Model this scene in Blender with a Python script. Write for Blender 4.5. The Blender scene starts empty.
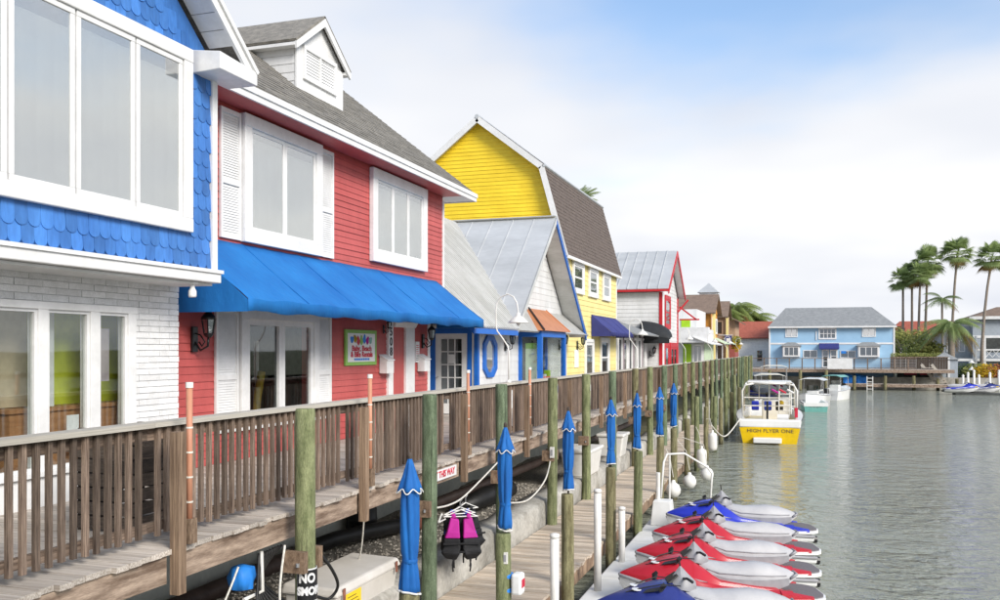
import bpy, math, random
from mathutils import Vector, Matrix
random.seed(7)
SC = bpy.context.scene
COL = SC.collection
rad = math.radians
# ------------------------------------------------------------------ camera, sky, sun, exposure
EYE = 1.736
YAW = math.atan(300/900)
CS, SN = math.cos(YAW), math.sin(YAW)
cam_d = bpy.data.cameras.new('camera'); cam = bpy.data.objects.new('camera', cam_d); COL.objects.link(cam)
cam.location = (0, 0, EYE); cam.rotation_euler = (rad(90), 0, YAW)
cam_d.sensor_width = 36; cam_d.lens = 32.4; cam_d.shift_y = 0.05
cam_d.clip_start = 0.1; cam_d.clip_end = 6000
SC.camera = cam
SC.render.resolution_x, SC.render.resolution_y = 1024, 614
SC.view_settings.view_transform = 'Standard'; SC.view_settings.look = 'None'
SC.view_settings.gamma = 1; SC.view_settings.use_curve_mapping = False
SC.view_settings.exposure = 1.40
try:
    SC.cycles.use_denoising = True
    SC.cycles.max_bounces = 8; SC.cycles.transparent_max_bounces = 12
except Exception: pass

SUN_EL, SUN_AZ = rad(32), rad(124)        # azimuth from +Y towards +X: behind the camera, over the water
world = bpy.data.worlds.new('World'); SC.world = world; world.use_nodes = True
nt = world.node_tree; nt.nodes.clear()
def wn(t, **k):
    n = nt.nodes.new(t)
    for a, b in k.items(): setattr(n, a, b)
    return n
sky = wn('ShaderNodeTexSky', sky_type='NISHITA'); sky.sun_disc = False
sky.sun_elevation = SUN_EL; sky.sun_rotation = SUN_AZ; sky.altitude = 0; sky.air_density = 1.0; sky.dust_density = 1.0; sky.ozone_density = 1.6
bg1 = wn('ShaderNodeBackground'); bg1.inputs[1].default_value = 0.09
nt.links.new(sky.outputs[0], bg1.inputs[0])
tc = wn('ShaderNodeTexCoord'); sep = wn('ShaderNodeSeparateXYZ'); nt.links.new(tc.outputs['Generated'], sep.inputs[0])
def wmath(op, a, b=None, clamp=False):
    n = wn('ShaderNodeMath', operation=op, use_clamp=clamp)
    for i, x in enumerate((a, b)):
        if x is None: continue
        if isinstance(x, (int, float)): n.inputs[i].default_value = x
        else: nt.links.new(x, n.inputs[i])
    return n.outputs[0]
zc = wmath('MAXIMUM', sep.outputs[2], 0.0)
den = wmath('ADD', zc, 0.16)
comb = wn('ShaderNodeCombineXYZ')
nt.links.new(wmath('DIVIDE', sep.outputs[0], den), comb.inputs[0]); nt.links.new(wmath('DIVIDE', sep.outputs[1], den), comb.inputs[1])
def wnoise(scale, detail, off, rough=0.5):
    mp = wn('ShaderNodeMapping'); mp.inputs['Location'].default_value = off; mp.inputs['Scale'].default_value = (scale,)*3
    nt.links.new(comb.outputs[0], mp.inputs[0])
    n = wn('ShaderNodeTexNoise'); n.inputs['Detail'].default_value = detail; n.inputs['Roughness'].default_value = rough; n.inputs['Scale'].default_value = 1.0
    nt.links.new(mp.outputs[0], n.inputs['Vector']); return n.outputs[0]
CLOUD_OFF = (2.8, 0.6, 0.0)
big = wnoise(0.62, 5, CLOUD_OFF, 0.52)
# cover: full near the horizon (thick, seen edge on), broken higher up
mr = wn('ShaderNodeMapRange'); mr.inputs[1].default_value = 0.13; mr.inputs[2].default_value = 0.35; mr.inputs[3].default_value = 0.36; mr.inputs[4].default_value = 0.045
nt.links.new(zc, mr.inputs[0])
cov = wmath('ADD', big, mr.outputs[0])
rp = wn('ShaderNodeMapRange'); rp.interpolation_type = 'SMOOTHSTEP'; rp.inputs[1].default_value = 0.42; rp.inputs[2].default_value = 0.74
nt.links.new(cov, rp.inputs[0])
tone = wnoise(0.75, 3, (7.3, 1.1, 2.0), 0.45)
cr = wn('ShaderNodeValToRGB'); e = cr.color_ramp.elements
e[0].position = 0.36; e[0].color = (0.295, 0.31, 0.345, 1); e[1].position = 0.62; e[1].color = (0.395, 0.397, 0.404, 1)
nt.links.new(tone, cr.inputs[0])
bg2 = wn('ShaderNodeBackground'); bg2.inputs[1].default_value = 0.98; nt.links.new(cr.outputs[0], bg2.inputs[0])
mx = wn('ShaderNodeMixShader'); nt.links.new(rp.outputs[0], mx.inputs[0]); nt.links.new(bg1.outputs[0], mx.inputs[1]); nt.links.new(bg2.outputs[0], mx.inputs[2])
wo = wn('ShaderNodeOutputWorld'); nt.links.new(mx.outputs[0], wo.inputs[0])

sd = bpy.data.lights.new('sun', 'SUN'); sun = bpy.data.objects.new('sun', sd); COL.objects.link(sun)
sd.energy = 1.5; sd.angle = rad(22); sd.color = (1.0, 0.955, 0.88)
sdir = Vector((math.cos(SUN_EL)*math.sin(SUN_AZ), math.cos(SUN_EL)*math.cos(SUN_AZ), math.sin(SUN_EL)))
sun.rotation_euler = sdir.to_track_quat('Z', 'Y').to_euler(); sun.location = (20, -20, 30)

# ------------------------------------------------------------------ materials
MATS = {}
def mat(name, col, rough=0.6, col2=None, var=0.12, scale=4.0, stretch=(1, 1, 1), coords='pos', bump=0.15, bdist=0.01,
        rnd=0.0, metal=0.0, spec=0.4, detail=5, fine=0.0, coat=0.0, ramp=(0.35, 0.68), crack=0.0, wet=None):
    m = bpy.data.materials.new(name); m.use_nodes = True; t = m.node_tree; N = t.nodes; L = t.links
    b = N['Principled BSDF']; b.inputs['Roughness'].default_value = rough; b.inputs['Metallic'].default_value = metal
    b.inputs['Specular IOR Level'].default_value = spec
    if coat: b.inputs['Coat Weight'].default_value = coat; b.inputs['Coat Roughness'].default_value = 0.08
    if col2 is None: col2 = tuple(c*(1-var*2.2) for c in col); col = tuple(min(1, c*(1+var*0.5)) for c in col)
    oi = N.new('ShaderNodeObjectInfo')
    if coords == 'pos': src = N.new('ShaderNodeNewGeometry').outputs['Position']
    else: src = N.new('ShaderNodeTexCoord').outputs['Object']
    mp = N.new('ShaderNodeMapping'); mp.inputs['Scale'].default_value = stretch; L.new(src, mp.inputs[0])
    vm = N.new('ShaderNodeVectorMath'); vm.operation = 'SCALE'; vm.inputs[3].default_value = 37.0 if coords == 'obj' else 0.0
    cx = N.new('ShaderNodeCombineXYZ'); L.new(oi.outputs['Random'], cx.inputs[0]); L.new(oi.outputs['Random'], cx.inputs[1]); L.new(cx.outputs[0], vm.inputs[0])
    L.new(vm.outputs[0], mp.inputs['Location'])
    n = N.new('ShaderNodeTexNoise'); n.inputs['Scale'].default_value = scale; n.inputs['Detail'].default_value = detail; n.inputs['Roughness'].default_value = 0.62
    L.new(mp.outputs[0], n.inputs['Vector'])
    r = N.new('ShaderNodeValToRGB'); r.color_ramp.elements[0].position = ramp[0]; r.color_ramp.elements[1].position = ramp[1]
    r.color_ramp.elements[0].color = (*col2, 1); r.color_ramp.elements[1].color = (*col, 1); L.new(n.outputs[0], r.inputs[0])
    out = r.outputs[0]
    if rnd:
        mr = N.new('ShaderNodeMapRange'); mr.inputs[3].default_value = 1-rnd; mr.inputs[4].default_value = 1+rnd*0.6; L.new(oi.outputs['Random'], mr.inputs[0])
        hs = N.new('ShaderNodeHueSaturation'); L.new(mr.outputs[0], hs.inputs['Value']); L.new(out, hs.inputs['Color']); out = hs.outputs[0]
    if fine:
        n2 = N.new('ShaderNodeTexNoise'); n2.inputs['Scale'].default_value = scale*9; n2.inputs['Detail'].default_value = 3; L.new(mp.outputs[0], n2.inputs['Vector'])
        m2 = N.new('ShaderNodeMapRange'); m2.inputs[1].default_value = 0.3; m2.inputs[2].default_value = 0.7; m2.inputs[3].default_value = 1-fine; m2.inputs[4].default_value = 1+fine*0.5; L.new(n2.outputs[0], m2.inputs[0])
        h2 = N.new('ShaderNodeHueSaturation'); L.new(m2.outputs[0], h2.inputs['Value']); L.new(out, h2.inputs['Color']); out = h2.outputs[0]
    if crack:                              # long drying cracks in the wood
        cm = N.new('ShaderNodeMapping'); cm.inputs['Scale'].default_value = (22, 22, 0.55); L.new(src, cm.inputs[0]); L.new(vm.outputs[0], cm.inputs['Location'])
        cn = N.new('ShaderNodeTexNoise'); cn.inputs['Scale'].default_value = 1.0; cn.inputs['Detail'].default_value = 2; L.new(cm.outputs[0], cn.inputs['Vector'])
        c1 = N.new('ShaderNodeMapRange'); c1.inputs[1].default_value = 0.60; c1.inputs[2].default_value = 0.66; c1.inputs[3].default_value = 1.0; c1.inputs[4].default_value = 1-crack; L.new(cn.outputs[0], c1.inputs[0])
        h3 = N.new('ShaderNodeHueSaturation'); L.new(c1.outputs[0], h3.inputs['Value']); L.new(out, h3.inputs['Color']); out = h3.outputs[0]
    if wet is not None:                    # dark growth up to the tide mark
        gp = N.new('ShaderNodeNewGeometry'); sz = N.new('ShaderNodeSeparateXYZ'); L.new(gp.outputs['Position'], sz.inputs[0])
        ad = N.new('ShaderNodeMath'); ad.operation = 'MULTIPLY_ADD'; L.new(n.outputs[0], ad.inputs[0]); ad.inputs[1].default_value = 0.6; L.new(sz.outputs[2], ad.inputs[2])
        wm = N.new('ShaderNodeMapRange'); wm.inputs[1].default_value = wet+.2; wm.inputs[2].default_value = wet+.5; wm.inputs[3].default_value = 0.38; wm.inputs[4].default_value = 1.0; L.new(ad.outputs[0], wm.inputs[0])
        h4 = N.new('ShaderNodeHueSaturation'); L.new(wm.outputs[0], h4.inputs['Value']); L.new(out, h4.inputs['Color']); out = h4.outputs[0]
    L.new(out, b.inputs['Base Color'])
    if bump:
        bp = N.new('ShaderNodeBump'); bp.inputs['Strength'].default_value = bump; bp.inputs['Distance'].default_value = bdist
        L.new(n2.outputs[0] if fine else n.outputs[0], bp.inputs['Height']); L.new(bp.outputs[0], b.inputs['Normal'])
    MATS[name] = m; return m
def glass(name, tint, fac, body=(0.02, 0.025, 0.03), clear=False, rough=0.02):
    m = bpy.data.materials.new(name); m.use_nodes = True; t = m.node_tree; N = t.nodes; L = t.links; N.remove(N['Principled BSDF'])
    g = N.new('ShaderNodeBsdfGlossy'); g.inputs['Color'].default_value = (*tint, 1); g.inputs['Roughness'].default_value = rough
    if clear:
        d = N.new('ShaderNodeBsdfTransparent'); d.inputs[0].default_value = (0.93, 0.95, 0.94, 1)
    else:
        d = N.new('ShaderNodeBsdfDiffuse'); d.inputs[0].default_value = (*body, 1)
    nz = N.new('ShaderNodeTexNoise'); nz.inputs['Scale'].default_value = 0.9; nz.inputs['Detail'].default_value = 1
    L.new(N.new('ShaderNodeNewGeometry').outputs['Position'], nz.inputs['Vector'])
    bp = N.new('ShaderNodeBump'); bp.inputs['Strength'].default_value = 0.12; bp.inputs['Distance'].default_value = 0.02; L.new(nz.outputs[0], bp.inputs['Height']); L.new(bp.outputs[0], g.inputs['Normal'])
    x = N.new('ShaderNodeMixShader'); x.inputs[0].default_value = fac; L.new(d.outputs[0], x.inputs[1]); L.new(g.outputs[0], x.inputs[2])
    L.new(x.outputs[0], N['Material Output'].inputs[0]); MATS[name] = m; return m

mat('blue_paint', (0.068, 0.225, 0.59), 0.5, (0.046, 0.168, 0.49), scale=3, rnd=0.26, bump=0.25, fine=0.14, stretch=(1, 1, 0.25))
mat('blue_trim', (0.015, 0.14, 0.55), 0.45, var=0.06)
mat('white_paint', (0.80, 0.80, 0.80), 0.45, (0.68, 0.68, 0.67), scale=2.2, bump=0.08, fine=0.04)
mat('white_siding', (0.76, 0.76, 0.76), 0.55, (0.62, 0.62, 0.61), scale=1.6, stretch=(1, 1, 0.35), bump=0.15, rnd=0.05, fine=0.05)
mat('white_brick', (0.86, 0.86, 0.86), 0.6, (0.74, 0.74, 0.73), scale=9, bump=0.5, rnd=0.10, fine=0.10, bdist=0.012)
mat('mortar', (0.72, 0.72, 0.72), 0.8, var=0.1)
mat('red_paint', (0.52, 0.105, 0.098), 0.5, (0.43, 0.076, 0.072), scale=1.4, rnd=0.08, bump=0.15, fine=0.07, stretch=(1, 1, 0.4))
mat('red_dark', (0.20, 0.018, 0.026), 0.5, var=0.08)
mat('red_trim', (0.52, 0.02, 0.03), 0.45, var=0.06)
mat('roof_shingle', (0.29, 0.27, 0.235), 0.9, (0.16, 0.152, 0.137), scale=7, bump=0.5, fine=0.3, rnd=0.16)
mat('roof_brown', (0.17, 0.135, 0.115), 0.9, (0.11, 0.088, 0.078), scale=7, bump=0.5, fine=0.25, rnd=0.14)
mat('roof_far_grey', (0.30, 0.31, 0.31), 0.85, (0.22, 0.23, 0.235), scale=2.5, bump=0.3, fine=0.2)
mat('roof_far_brown', (0.25, 0.18, 0.135), 0.85, (0.18, 0.13, 0.10), scale=2.5, bump=0.3, fine=0.2)
mat('roof_red_tile', (0.42, 0.12, 0.075), 0.8, (0.30, 0.08, 0.05), scale=3, bump=0.3, fine=0.15)
mat('metal_roof', (0.62, 0.635, 0.64), 0.45, (0.50, 0.515, 0.52), scale=0.9, stretch=(0.5, 1.5, 0.5), metal=0.35, bump=0.05, fine=0.05)
mat('metal_roof_pale', (0.70, 0.70, 0.68), 0.5, (0.52, 0.52, 0.49), scale=1.5, stretch=(0.6, 1.6, 0.6), metal=0.2, bump=0.05, fine=0.06)
mat('yellow_paint', (0.92, 0.67, 0.035), 0.5, (0.82, 0.58, 0.025), scale=1.2, bump=0.12, rnd=0.05, fine=0.05)
mat('pale_yellow', (0.84, 0.72, 0.30), 0.55, (0.76, 0.64, 0.25), scale=1.2, bump=0.12, rnd=0.05)
mat('copper', (0.62, 0.27, 0.13), 0.45, (0.50, 0.20, 0.09), scale=2.5, metal=0.25, bump=0.08)
mat('awning_blue', (0.012, 0.175, 0.50), 0.8, (0.006, 0.125, 0.41), scale=1.1, stretch=(1, 1.1, 0.6), bump=0.35, bdist=0.03, fine=0.04)
mat('awning_navy', (0.035, 0.042, 0.20), 0.75, var=0.1, scale=1.5)
mat('awning_black', (0.022, 0.025, 0.028), 0.7, var=0.15)
mat('umbrella_blue', (0.008, 0.135, 0.44), 0.75, (0.005, 0.085, 0.31), scale=8, bump=0.3, stretch=(1, 1, 0.3))
mat('deck_wood', (0.70, 0.64, 0.57), 0.8, (0.34, 0.285, 0.235), scale=2.6, coords='obj', stretch=(1, 3.4, 1), bump=0.5, rnd=0.26, fine=0.16, bdist=0.006)
mat('dock_wood', (0.72, 0.64, 0.53), 0.8, (0.40, 0.30, 0.21), scale=2.6, coords='obj', stretch=(1.3, 3, 1), bump=0.4, rnd=0.34, fine=0.12, bdist=0.006)
mat('rail_wood', (0.33, 0.245, 0.185), 0.8, (0.078, 0.050, 0.036), scale=2.4, coords='obj', stretch=(2.6, 2.6, 1.6), bump=0.5, rnd=0.50, fine=0.25, bdist=0.006)
mat('post_wood', (0.36, 0.25, 0.165), 0.8, (0.13, 0.082, 0.052), scale=2.2, coords='obj', stretch=(2, 2, 1.2), bump=0.5, rnd=0.2, fine=0.18, bdist=0.006)
mat('cap_wood', (0.58, 0.545, 0.48), 0.8, (0.36, 0.33, 0.275), scale=3, coords='obj', stretch=(3, 1, 3), bump=0.4, rnd=0.12, fine=0.12, bdist=0.005)
mat('fascia_wood', (0.47, 0.36, 0.275), 0.8, (0.15, 0.10, 0.07), scale=2.0, coords='pos', stretch=(4, 0.9, 6), bump=0.5, fine=0.2, bdist=0.01)
mat('dark_wood', (0.10, 0.078, 0.062), 0.85, (0.05, 0.038, 0.03), scale=3, coords='obj', stretch=(2, 2, 2), bump=0.4, rnd=0.3, fine=0.15)
mat('pile_green', (0.30, 0.32, 0.165), 0.85, (0.12, 0.14, 0.06), scale=2.6, coords='obj', stretch=(6, 6, 1.3), bump=0.9, rnd=0.18, fine=0.34, bdist=0.012, crack=0.55, wet=-2.45)
mat('pile_green_dark', (0.205, 0.265, 0.165), 0.85, (0.085, 0.118, 0.065), scale=2.6, coords='obj', stretch=(6, 6, 1.3), bump=0.9, rnd=0.15, fine=0.34, bdist=0.012, crack=0.55, wet=-2.45)
mat('pile_olive', (0.30, 0.28, 0.15), 0.85, (0.13, 0.115, 0.055), scale=2.6, coords='obj', stretch=(6, 6, 1.3), bump=0.9, rnd=0.18, fine=0.34, bdist=0.012, crack=0.55, wet=-2.45)
mat('concrete', (0.52, 0.50, 0.45), 0.9, (0.29, 0.27, 0.23), scale=1.7, bump=0.6, fine=0.2, bdist=0.02)
mat('foundation', (0.72, 0.74, 0.66), 0.85, (0.58, 0.60, 0.53), scale=1.2, bump=0.3, fine=0.08)
mat('metal_gap', (0.42, 0.42, 0.40), 0.6, var=0.08)
mat('gravel', (0.50, 0.46, 0.40), 0.95, (0.20, 0.18, 0.15), scale=26, bump=1.0, fine=0.3, bdist=0.04)
mat('pebble', (0.58, 0.54, 0.47), 0.9, (0.28, 0.25, 0.21), scale=9, bump=0.2)
mat('land', (0.16, 0.15, 0.10), 0.95, (0.09, 0.10, 0.05), scale=0.4)
mat('pipe_brown', (0.085, 0.06, 0.05), 0.6, (0.045, 0.03, 0.025), scale=3)
mat('pipe_rust', (0.30, 0.12, 0.075), 0.75, (0.16, 0.06, 0.04), scale=6)
mat('black_rubber', (0.018, 0.018, 0.018), 0.5, var=0.2)
mat('black_metal', (0.015, 0.015, 0.017), 0.35, var=0.1)
mat('conduit', (0.60, 0.30, 0.19), 0.55, (0.45, 0.20, 0.12), scale=4, stretch=(1, 1, 0.4), rnd=0.1)
mat('pvc_white', (0.78, 0.77, 0.74), 0.4, (0.66, 0.645, 0.60), scale=4, bump=0.05)
mat('rope', (0.70, 0.67, 0.60), 0.9, var=0.15, scale=30)
mat('box_plastic', (0.62, 0.59, 0.545), 0.5, (0.52, 0.49, 0.44), scale=2, bump=0.05)
mat('platform', (0.76, 0.76, 0.745), 0.5, (0.62, 0.615, 0.58), scale=1.5, bump=0.1)
mat('gelcoat_white', (0.82, 0.82, 0.81), 0.22, (0.72, 0.72, 0.70), scale=1.5, bump=0.0, coat=0.3)
mat('gelcoat_yellow', (0.78, 0.52, 0.0), 0.3, var=0.06, coat=0.3, bump=0)
mat('gelcoat_teal', (0.16, 0.42, 0.37), 0.35, var=0.08, bump=0)
mat('canvas_cream', (0.70, 0.68, 0.60), 0.8, var=0.1)
mat('ski_red', (0.46, 0.014, 0.030), 0.38, (0.38, 0.010, 0.022), scale=2, bump=0, coat=0.2)
mat('ski_blue', (0.018, 0.035, 0.46), 0.38, (0.012, 0.025, 0.36), scale=2, bump=0, coat=0.2)
mat('ski_navy', (0.022, 0.035, 0.20), 0.38, (0.015, 0.025, 0.15), scale=2, bump=0, coat=0.2)
mat('ski_seat', (0.46, 0.46, 0.47), 0.5, (0.38, 0.38, 0.395), scale=3, bump=0.1)
mat('ski_grey', (0.33, 0.33, 0.345), 0.45, (0.25, 0.25, 0.265), scale=5, bump=0.1)
mat('ski_pad', (0.17, 0.155, 0.16), 0.85, var=0.1, scale=30)
mat('ski_black', (0.02, 0.02, 0.022), 0.4, var=0.1)
mat('lime', (0.34, 0.58, 0.02), 0.5, var=0.06)
mat('lime_wall', (0.52, 0.58, 0.05), 0.7, var=0.1)
mat('counter_wood', (0.46, 0.24, 0.11), 0.5, (0.32, 0.155, 0.07), scale=3, stretch=(1, 1, 6))
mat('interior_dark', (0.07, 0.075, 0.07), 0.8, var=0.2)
mat('interior_tan', (0.55, 0.46, 0.32), 0.8, var=0.1)
mat('sea_blue', (0.33, 0.53, 0.72), 0.55, (0.29, 0.48, 0.67), scale=0.6, bump=0.08)
mat('tarp_blue', (0.02, 0.22, 0.70), 0.6, var=0.1)
mat('grey_siding', (0.36, 0.40, 0.44), 0.6, var=0.06)
mat('cream_wall', (0.84, 0.83, 0.79), 0.7, var=0.06)
mat('orange_wall', (0.66, 0.29, 0.045), 0.6, var=0.08)
mat('tan_wall', (0.46, 0.30, 0.19), 0.7, var=0.08)
mat('plum_wall', (0.36, 0.10, 0.08), 0.6, var=0.08)
mat('mint_wall', (0.55, 0.66, 0.46), 0.6, var=0.06)
mat('mauve_wood', (0.42, 0.36, 0.38), 0.7, var=0.1)
mat('sign_green', (0.25, 0.48, 0.10), 0.5, var=0.05)
mat('sign_red', (0.55, 0.02, 0.05), 0.5, var=0.05)
mat('sign_black', (0.012, 0.012, 0.014), 0.4, var=0.05)
mat('sign_yellow', (0.80, 0.56, 0.02), 0.5, var=0.05)
mat('magenta', (0.45, 0.015, 0.27), 0.7, var=0.1)
mat('vest_blue', (0.03, 0.06, 0.42), 0.7, var=0.1)
mat('vest_black', (0.012, 0.012, 0.014), 0.75, var=0.2, scale=20)
mat('palm_green', (0.36, 0.45, 0.18), 0.6, (0.19, 0.26, 0.09), scale=1.2, bump=0, ramp=(0.3, 0.7))
mat('palm_light', (0.38, 0.45, 0.15), 0.6, (0.20, 0.27, 0.08), scale=1.0, bump=0)
mat('palm_dead', (0.42, 0.27, 0.08), 0.8, (0.24, 0.15, 0.06), scale=2, bump=0)
mat('trunk', (0.30, 0.25, 0.205), 0.9, (0.19, 0.155, 0.125), scale=3, stretch=(1, 1, 5), bump=0.5)
mat('leaf_olive', (0.42, 0.43, 0.13), 0.7, (0.22, 0.24, 0.07), scale=0.9, bump=0)
mat('leaf_green', (0.12, 0.18, 0.055), 0.7, (0.055, 0.09, 0.025), scale=0.9, bump=0)
mat('flower_yellow', (0.75, 0.52, 0.03), 0.7, var=0.2, bump=0)
mat('flower_mixed', (0.60, 0.12, 0.06), 0.7, (0.16, 0.15, 0.04), scale=4, bump=0)
mat('steel', (0.55, 0.55, 0.55), 0.3, metal=0.8, bump=0, var=0.05)
glass('pane_sky', (0.80, 0.79, 0.77), 0.66, body=(0.42, 0.42, 0.41))
glass('pane_soft', (0.86, 0.86, 0.85), 0.50, clear=True)
mat('curtain', (0.74, 0.74, 0.73), 0.85, (0.62, 0.62, 0.61), scale=2, bump=0)
glass('pane_dark', (0.62, 0.66, 0.68), 0.38, body=(0.03, 0.035, 0.035))
glass('pane_clear', (0.9, 0.93, 0.93), 0.10, clear=True)
glass('pane_far', (0.5, 0.55, 0.6), 0.30, body=(0.035, 0.04, 0.045))

def leafy(names, f=0.45):
    for nme in names:                      # leaves let some light through
        t = MATS[nme].node_tree; N = t.nodes; L = t.links; b = N['Principled BSDF']; src = b.inputs['Base Color'].links[0].from_socket
        tr = N.new('ShaderNodeBsdfTranslucent'); L.new(src, tr.inputs[0]); x = N.new('ShaderNodeMixShader'); x.inputs[0].default_value = f
        L.new(b.outputs[0], x.inputs[1]); L.new(tr.outputs[0], x.inputs[2]); L.new(x.outputs[0], N['Material Output'].inputs[0])
leafy(['palm_green', 'palm_light', 'palm_dead', 'leaf_olive', 'leaf_green', 'flower_yellow'])
def water_mat():
    m = bpy.data.materials.new('water'); m.use_nodes = True; N = m.node_tree.nodes; L = m.node_tree.links
    b = N['Principled BSDF']; b.inputs['Base Color'].default_value = (0.25, 0.262, 0.21, 1); b.inputs['Roughness'].default_value = 0.04; b.inputs['IOR'].default_value = 1.33
    g = N.new('ShaderNodeNewGeometry')
    def nz(scale, st, det, dist=0.0):
        mp = N.new('ShaderNodeMapping'); mp.inputs['Scale'].default_value = st; mp.inputs['Rotation'].default_value = (0, 0, 0.5); L.new(g.outputs['Position'], mp.inputs[0])
        n = N.new('ShaderNodeTexNoise'); n.inputs['Scale'].default_value = scale; n.inputs['Detail'].default_value = det; n.inputs['Distortion'].default_value = dist; L.new(mp.outputs[0], n.inputs['Vector']); return n.outputs[0]
    a = nz(1.25, (0.7, 1.3, 1), 5, 0.6); c = nz(4.5, (0.8, 1.2, 1), 3, 0.4)
    ad = N.new('ShaderNodeMath'); ad.operation = 'MULTIPLY_ADD'; L.new(c, ad.inputs[0]); ad.inputs[1].default_value = 0.42; L.new(a, ad.inputs[2])
    big = nz(0.09, (0.6, 1.6, 1), 3, 0.6); pm = N.new('ShaderNodeMapRange'); pm.inputs[1].default_value = 0.36; pm.inputs[2].default_value = 0.64; pm.inputs[3].default_value = 0.55; pm.inputs[4].default_value = 1.0; L.new(big, pm.inputs[0])
    bp = N.new('ShaderNodeBump'); bp.inputs['Distance'].default_value = 0.36; L.new(pm.outputs[0], bp.inputs['Strength'])
    L.new(ad.outputs[0], bp.inputs['Height']); L.new(bp.outputs[0], b.inputs['Normal']); MATS['water'] = m
water_mat()

# ------------------------------------------------------------------ builders
OFF = {}                                   # origin of an object in the space its coordinates are written in
def V3(p): return Vector(p)
def link(o, parent, origin):
    COL.objects.link(o)
    if parent is not None:
        o.parent = parent; o.location = V3(origin) - V3(OFF[parent.name])
    else: o.location = origin
    OFF[o.name] = tuple(origin); return o
def tag(o, label=None, cat=None, group=None, kind=None):
    if label: o['label'] = label
    if cat: o['category'] = cat
    if group: o['group'] = group
    if kind: o['kind'] = kind
    return o
def thing(name, loc, label, cat, group=None, rz=0, local=False):
    o = bpy.data.objects.new(name, None); o.empty_display_size = 0.2
    COL.objects.link(o); o.location = loc; o.rotation_euler = (0, 0, rz)
    OFF[o.name] = (0, 0, 0) if local else tuple(loc)
    return tag(o, label, cat, group)
class MB:
    def __init__(s): s.v = []; s.f = []
    def add(s, vs, fs):
        n = len(s.v); s.v += [tuple(p) for p in vs]; s.f += [tuple(i+n for i in f) for f in fs]; return s
    def hexa(s, p): return s.add(p, [(0, 3, 2, 1), (4, 5, 6, 7), (0, 1, 5, 4), (1, 2, 6, 5), (2, 3, 7, 6), (3, 0, 4, 7)])
    def box(s, x0, x1, y0, y1, z0, z1):
        x0, x1 = min(x0, x1), max(x0, x1); y0, y1 = min(y0, y1), max(y0, y1); z0, z1 = min(z0, z1), max(z0, z1)
        return s.hexa([(x0, y0, z0), (x1, y0, z0), (x1, y1, z0), (x0, y1, z0), (x0, y0, z1), (x1, y0, z1), (x1, y1, z1), (x0, y1, z1)])
    def bar(s, a, b, w, h, up=(0, 0, 1)):
        a, b, up = V3(a), V3(b), V3(up); d = (b-a).normalized(); sx = d.cross(up).normalized()*(w/2); sz = sx.cross(d).normalized()*(h/2)
        return s.hexa([a-sx-sz, a+sx-sz, b+sx-sz, b-sx-sz, a-sx+sz, a+sx+sz, b+sx+sz, b-sx+sz])
    def prism(s, poly, vec):
        n = len(poly); vec = V3(vec); vs = [V3(p) for p in poly]; vs += [p+vec for p in vs]
        return s.add(vs, [tuple(range(n-1, -1, -1)), tuple(range(n, 2*n))] + [(i, (i+1) % n, n+(i+1) % n, n+i) for i in range(n)])
    def slab(s, p, t):                       # a quad or polygon p thickened by t along its own normal (downwards)
        p = [V3(q) for q in p]; nrm = (p[1]-p[0]).cross(p[2]-p[0]).normalized()
        if nrm.z < 0: p = p[::-1]; nrm = -nrm
        n = len(p); lo = [q-nrm*t for q in p]
        return s.add(lo+p, [tuple(range(n-1, -1, -1)), tuple(range(n, 2*n))] + [(i, (i+1) % n, n+(i+1) % n, n+i) for i in range(n)])
    def tube(s, pts, r, n=8, cap=True):
        pts = [V3(p) for p in pts]; rs = r if isinstance(r, (list, tuple)) else [r]*len(pts); base = len(s.v); ref = None
        for i, p in enumerate(pts):
            d = (pts[min(i+1, len(pts)-1)]-pts[max(i-1, 0)]).normalized()
            if ref is None: ref = d.orthogonal().normalized()
            ref = (ref-d*ref.dot(d)); ref = ref.normalized() if ref.length > 1e-6 else d.orthogonal().normalized()
            bi = d.cross(ref)
            for k in range(n):
                a = 2*math.pi*k/n; s.v.append(tuple(p+(ref*math.cos(a)+bi*math.sin(a))*rs[i]))
        for i in range(len(pts)-1):
            for k in range(n): s.f.append((base+i*n+k, base+i*n+(k+1) % n, base+(i+1)*n+(k+1) % n, base+(i+1)*n+k))
        if cap: s.f.append(tuple(base+k for k in range(n-1, -1, -1))); s.f.append(tuple(base+(len(pts)-1)*n+k for k in range(n)))
        return s
    def lathe(s, c, prof, n=14, wob=None):
        c = V3(c); rings = []
        for j, (r, z) in enumerate(prof):
            ring = []
            for k in range(n):
                a = 2*math.pi*k/n; q = r*(wob(a, j) if wob else 1); ring.append(c+Vector((q*math.cos(a), q*math.sin(a), z)))
            rings.append(ring)
        return s.loft(rings)
    def loft(s, rings, cap=True, closed=True):
        base = len(s.v); n = len(rings[0])
        for r in rings: s.v += [tuple(p) for p in r]
        for i in range(len(rings)-1):
            for k in range(n if closed else n-1): s.f.append((base+i*n+k, base+i*n+(k+1) % n, base+(i+1)*n+(k+1) % n, base+(i+1)*n+k))
        if cap: s.f.append(tuple(base+k for k in range(n-1, -1, -1))); s.f.append(tuple(base+(len(rings)-1)*n+k for k in range(n)))
        return s
    def build(s, name, m, parent=None, smooth=False, origin=(0, 0, 0), bevel=0):
        me = bpy.data.meshes.new(name); ox = V3(origin)
        me.from_pydata([tuple(V3(p)-ox) for p in s.v], [], s.f); me.materials.append(MATS[m]); me.update()
        o = bpy.data.objects.new(name, me)
        if smooth:
            me.polygons.foreach_set('use_smooth', [True]*len(me.polygons))
        if bevel:
            md = o.modifiers.new('bevel', 'BEVEL'); md.width = bevel; md.segments = 2; md.limit_method = 'ANGLE'
        return link(o, parent, origin)
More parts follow.
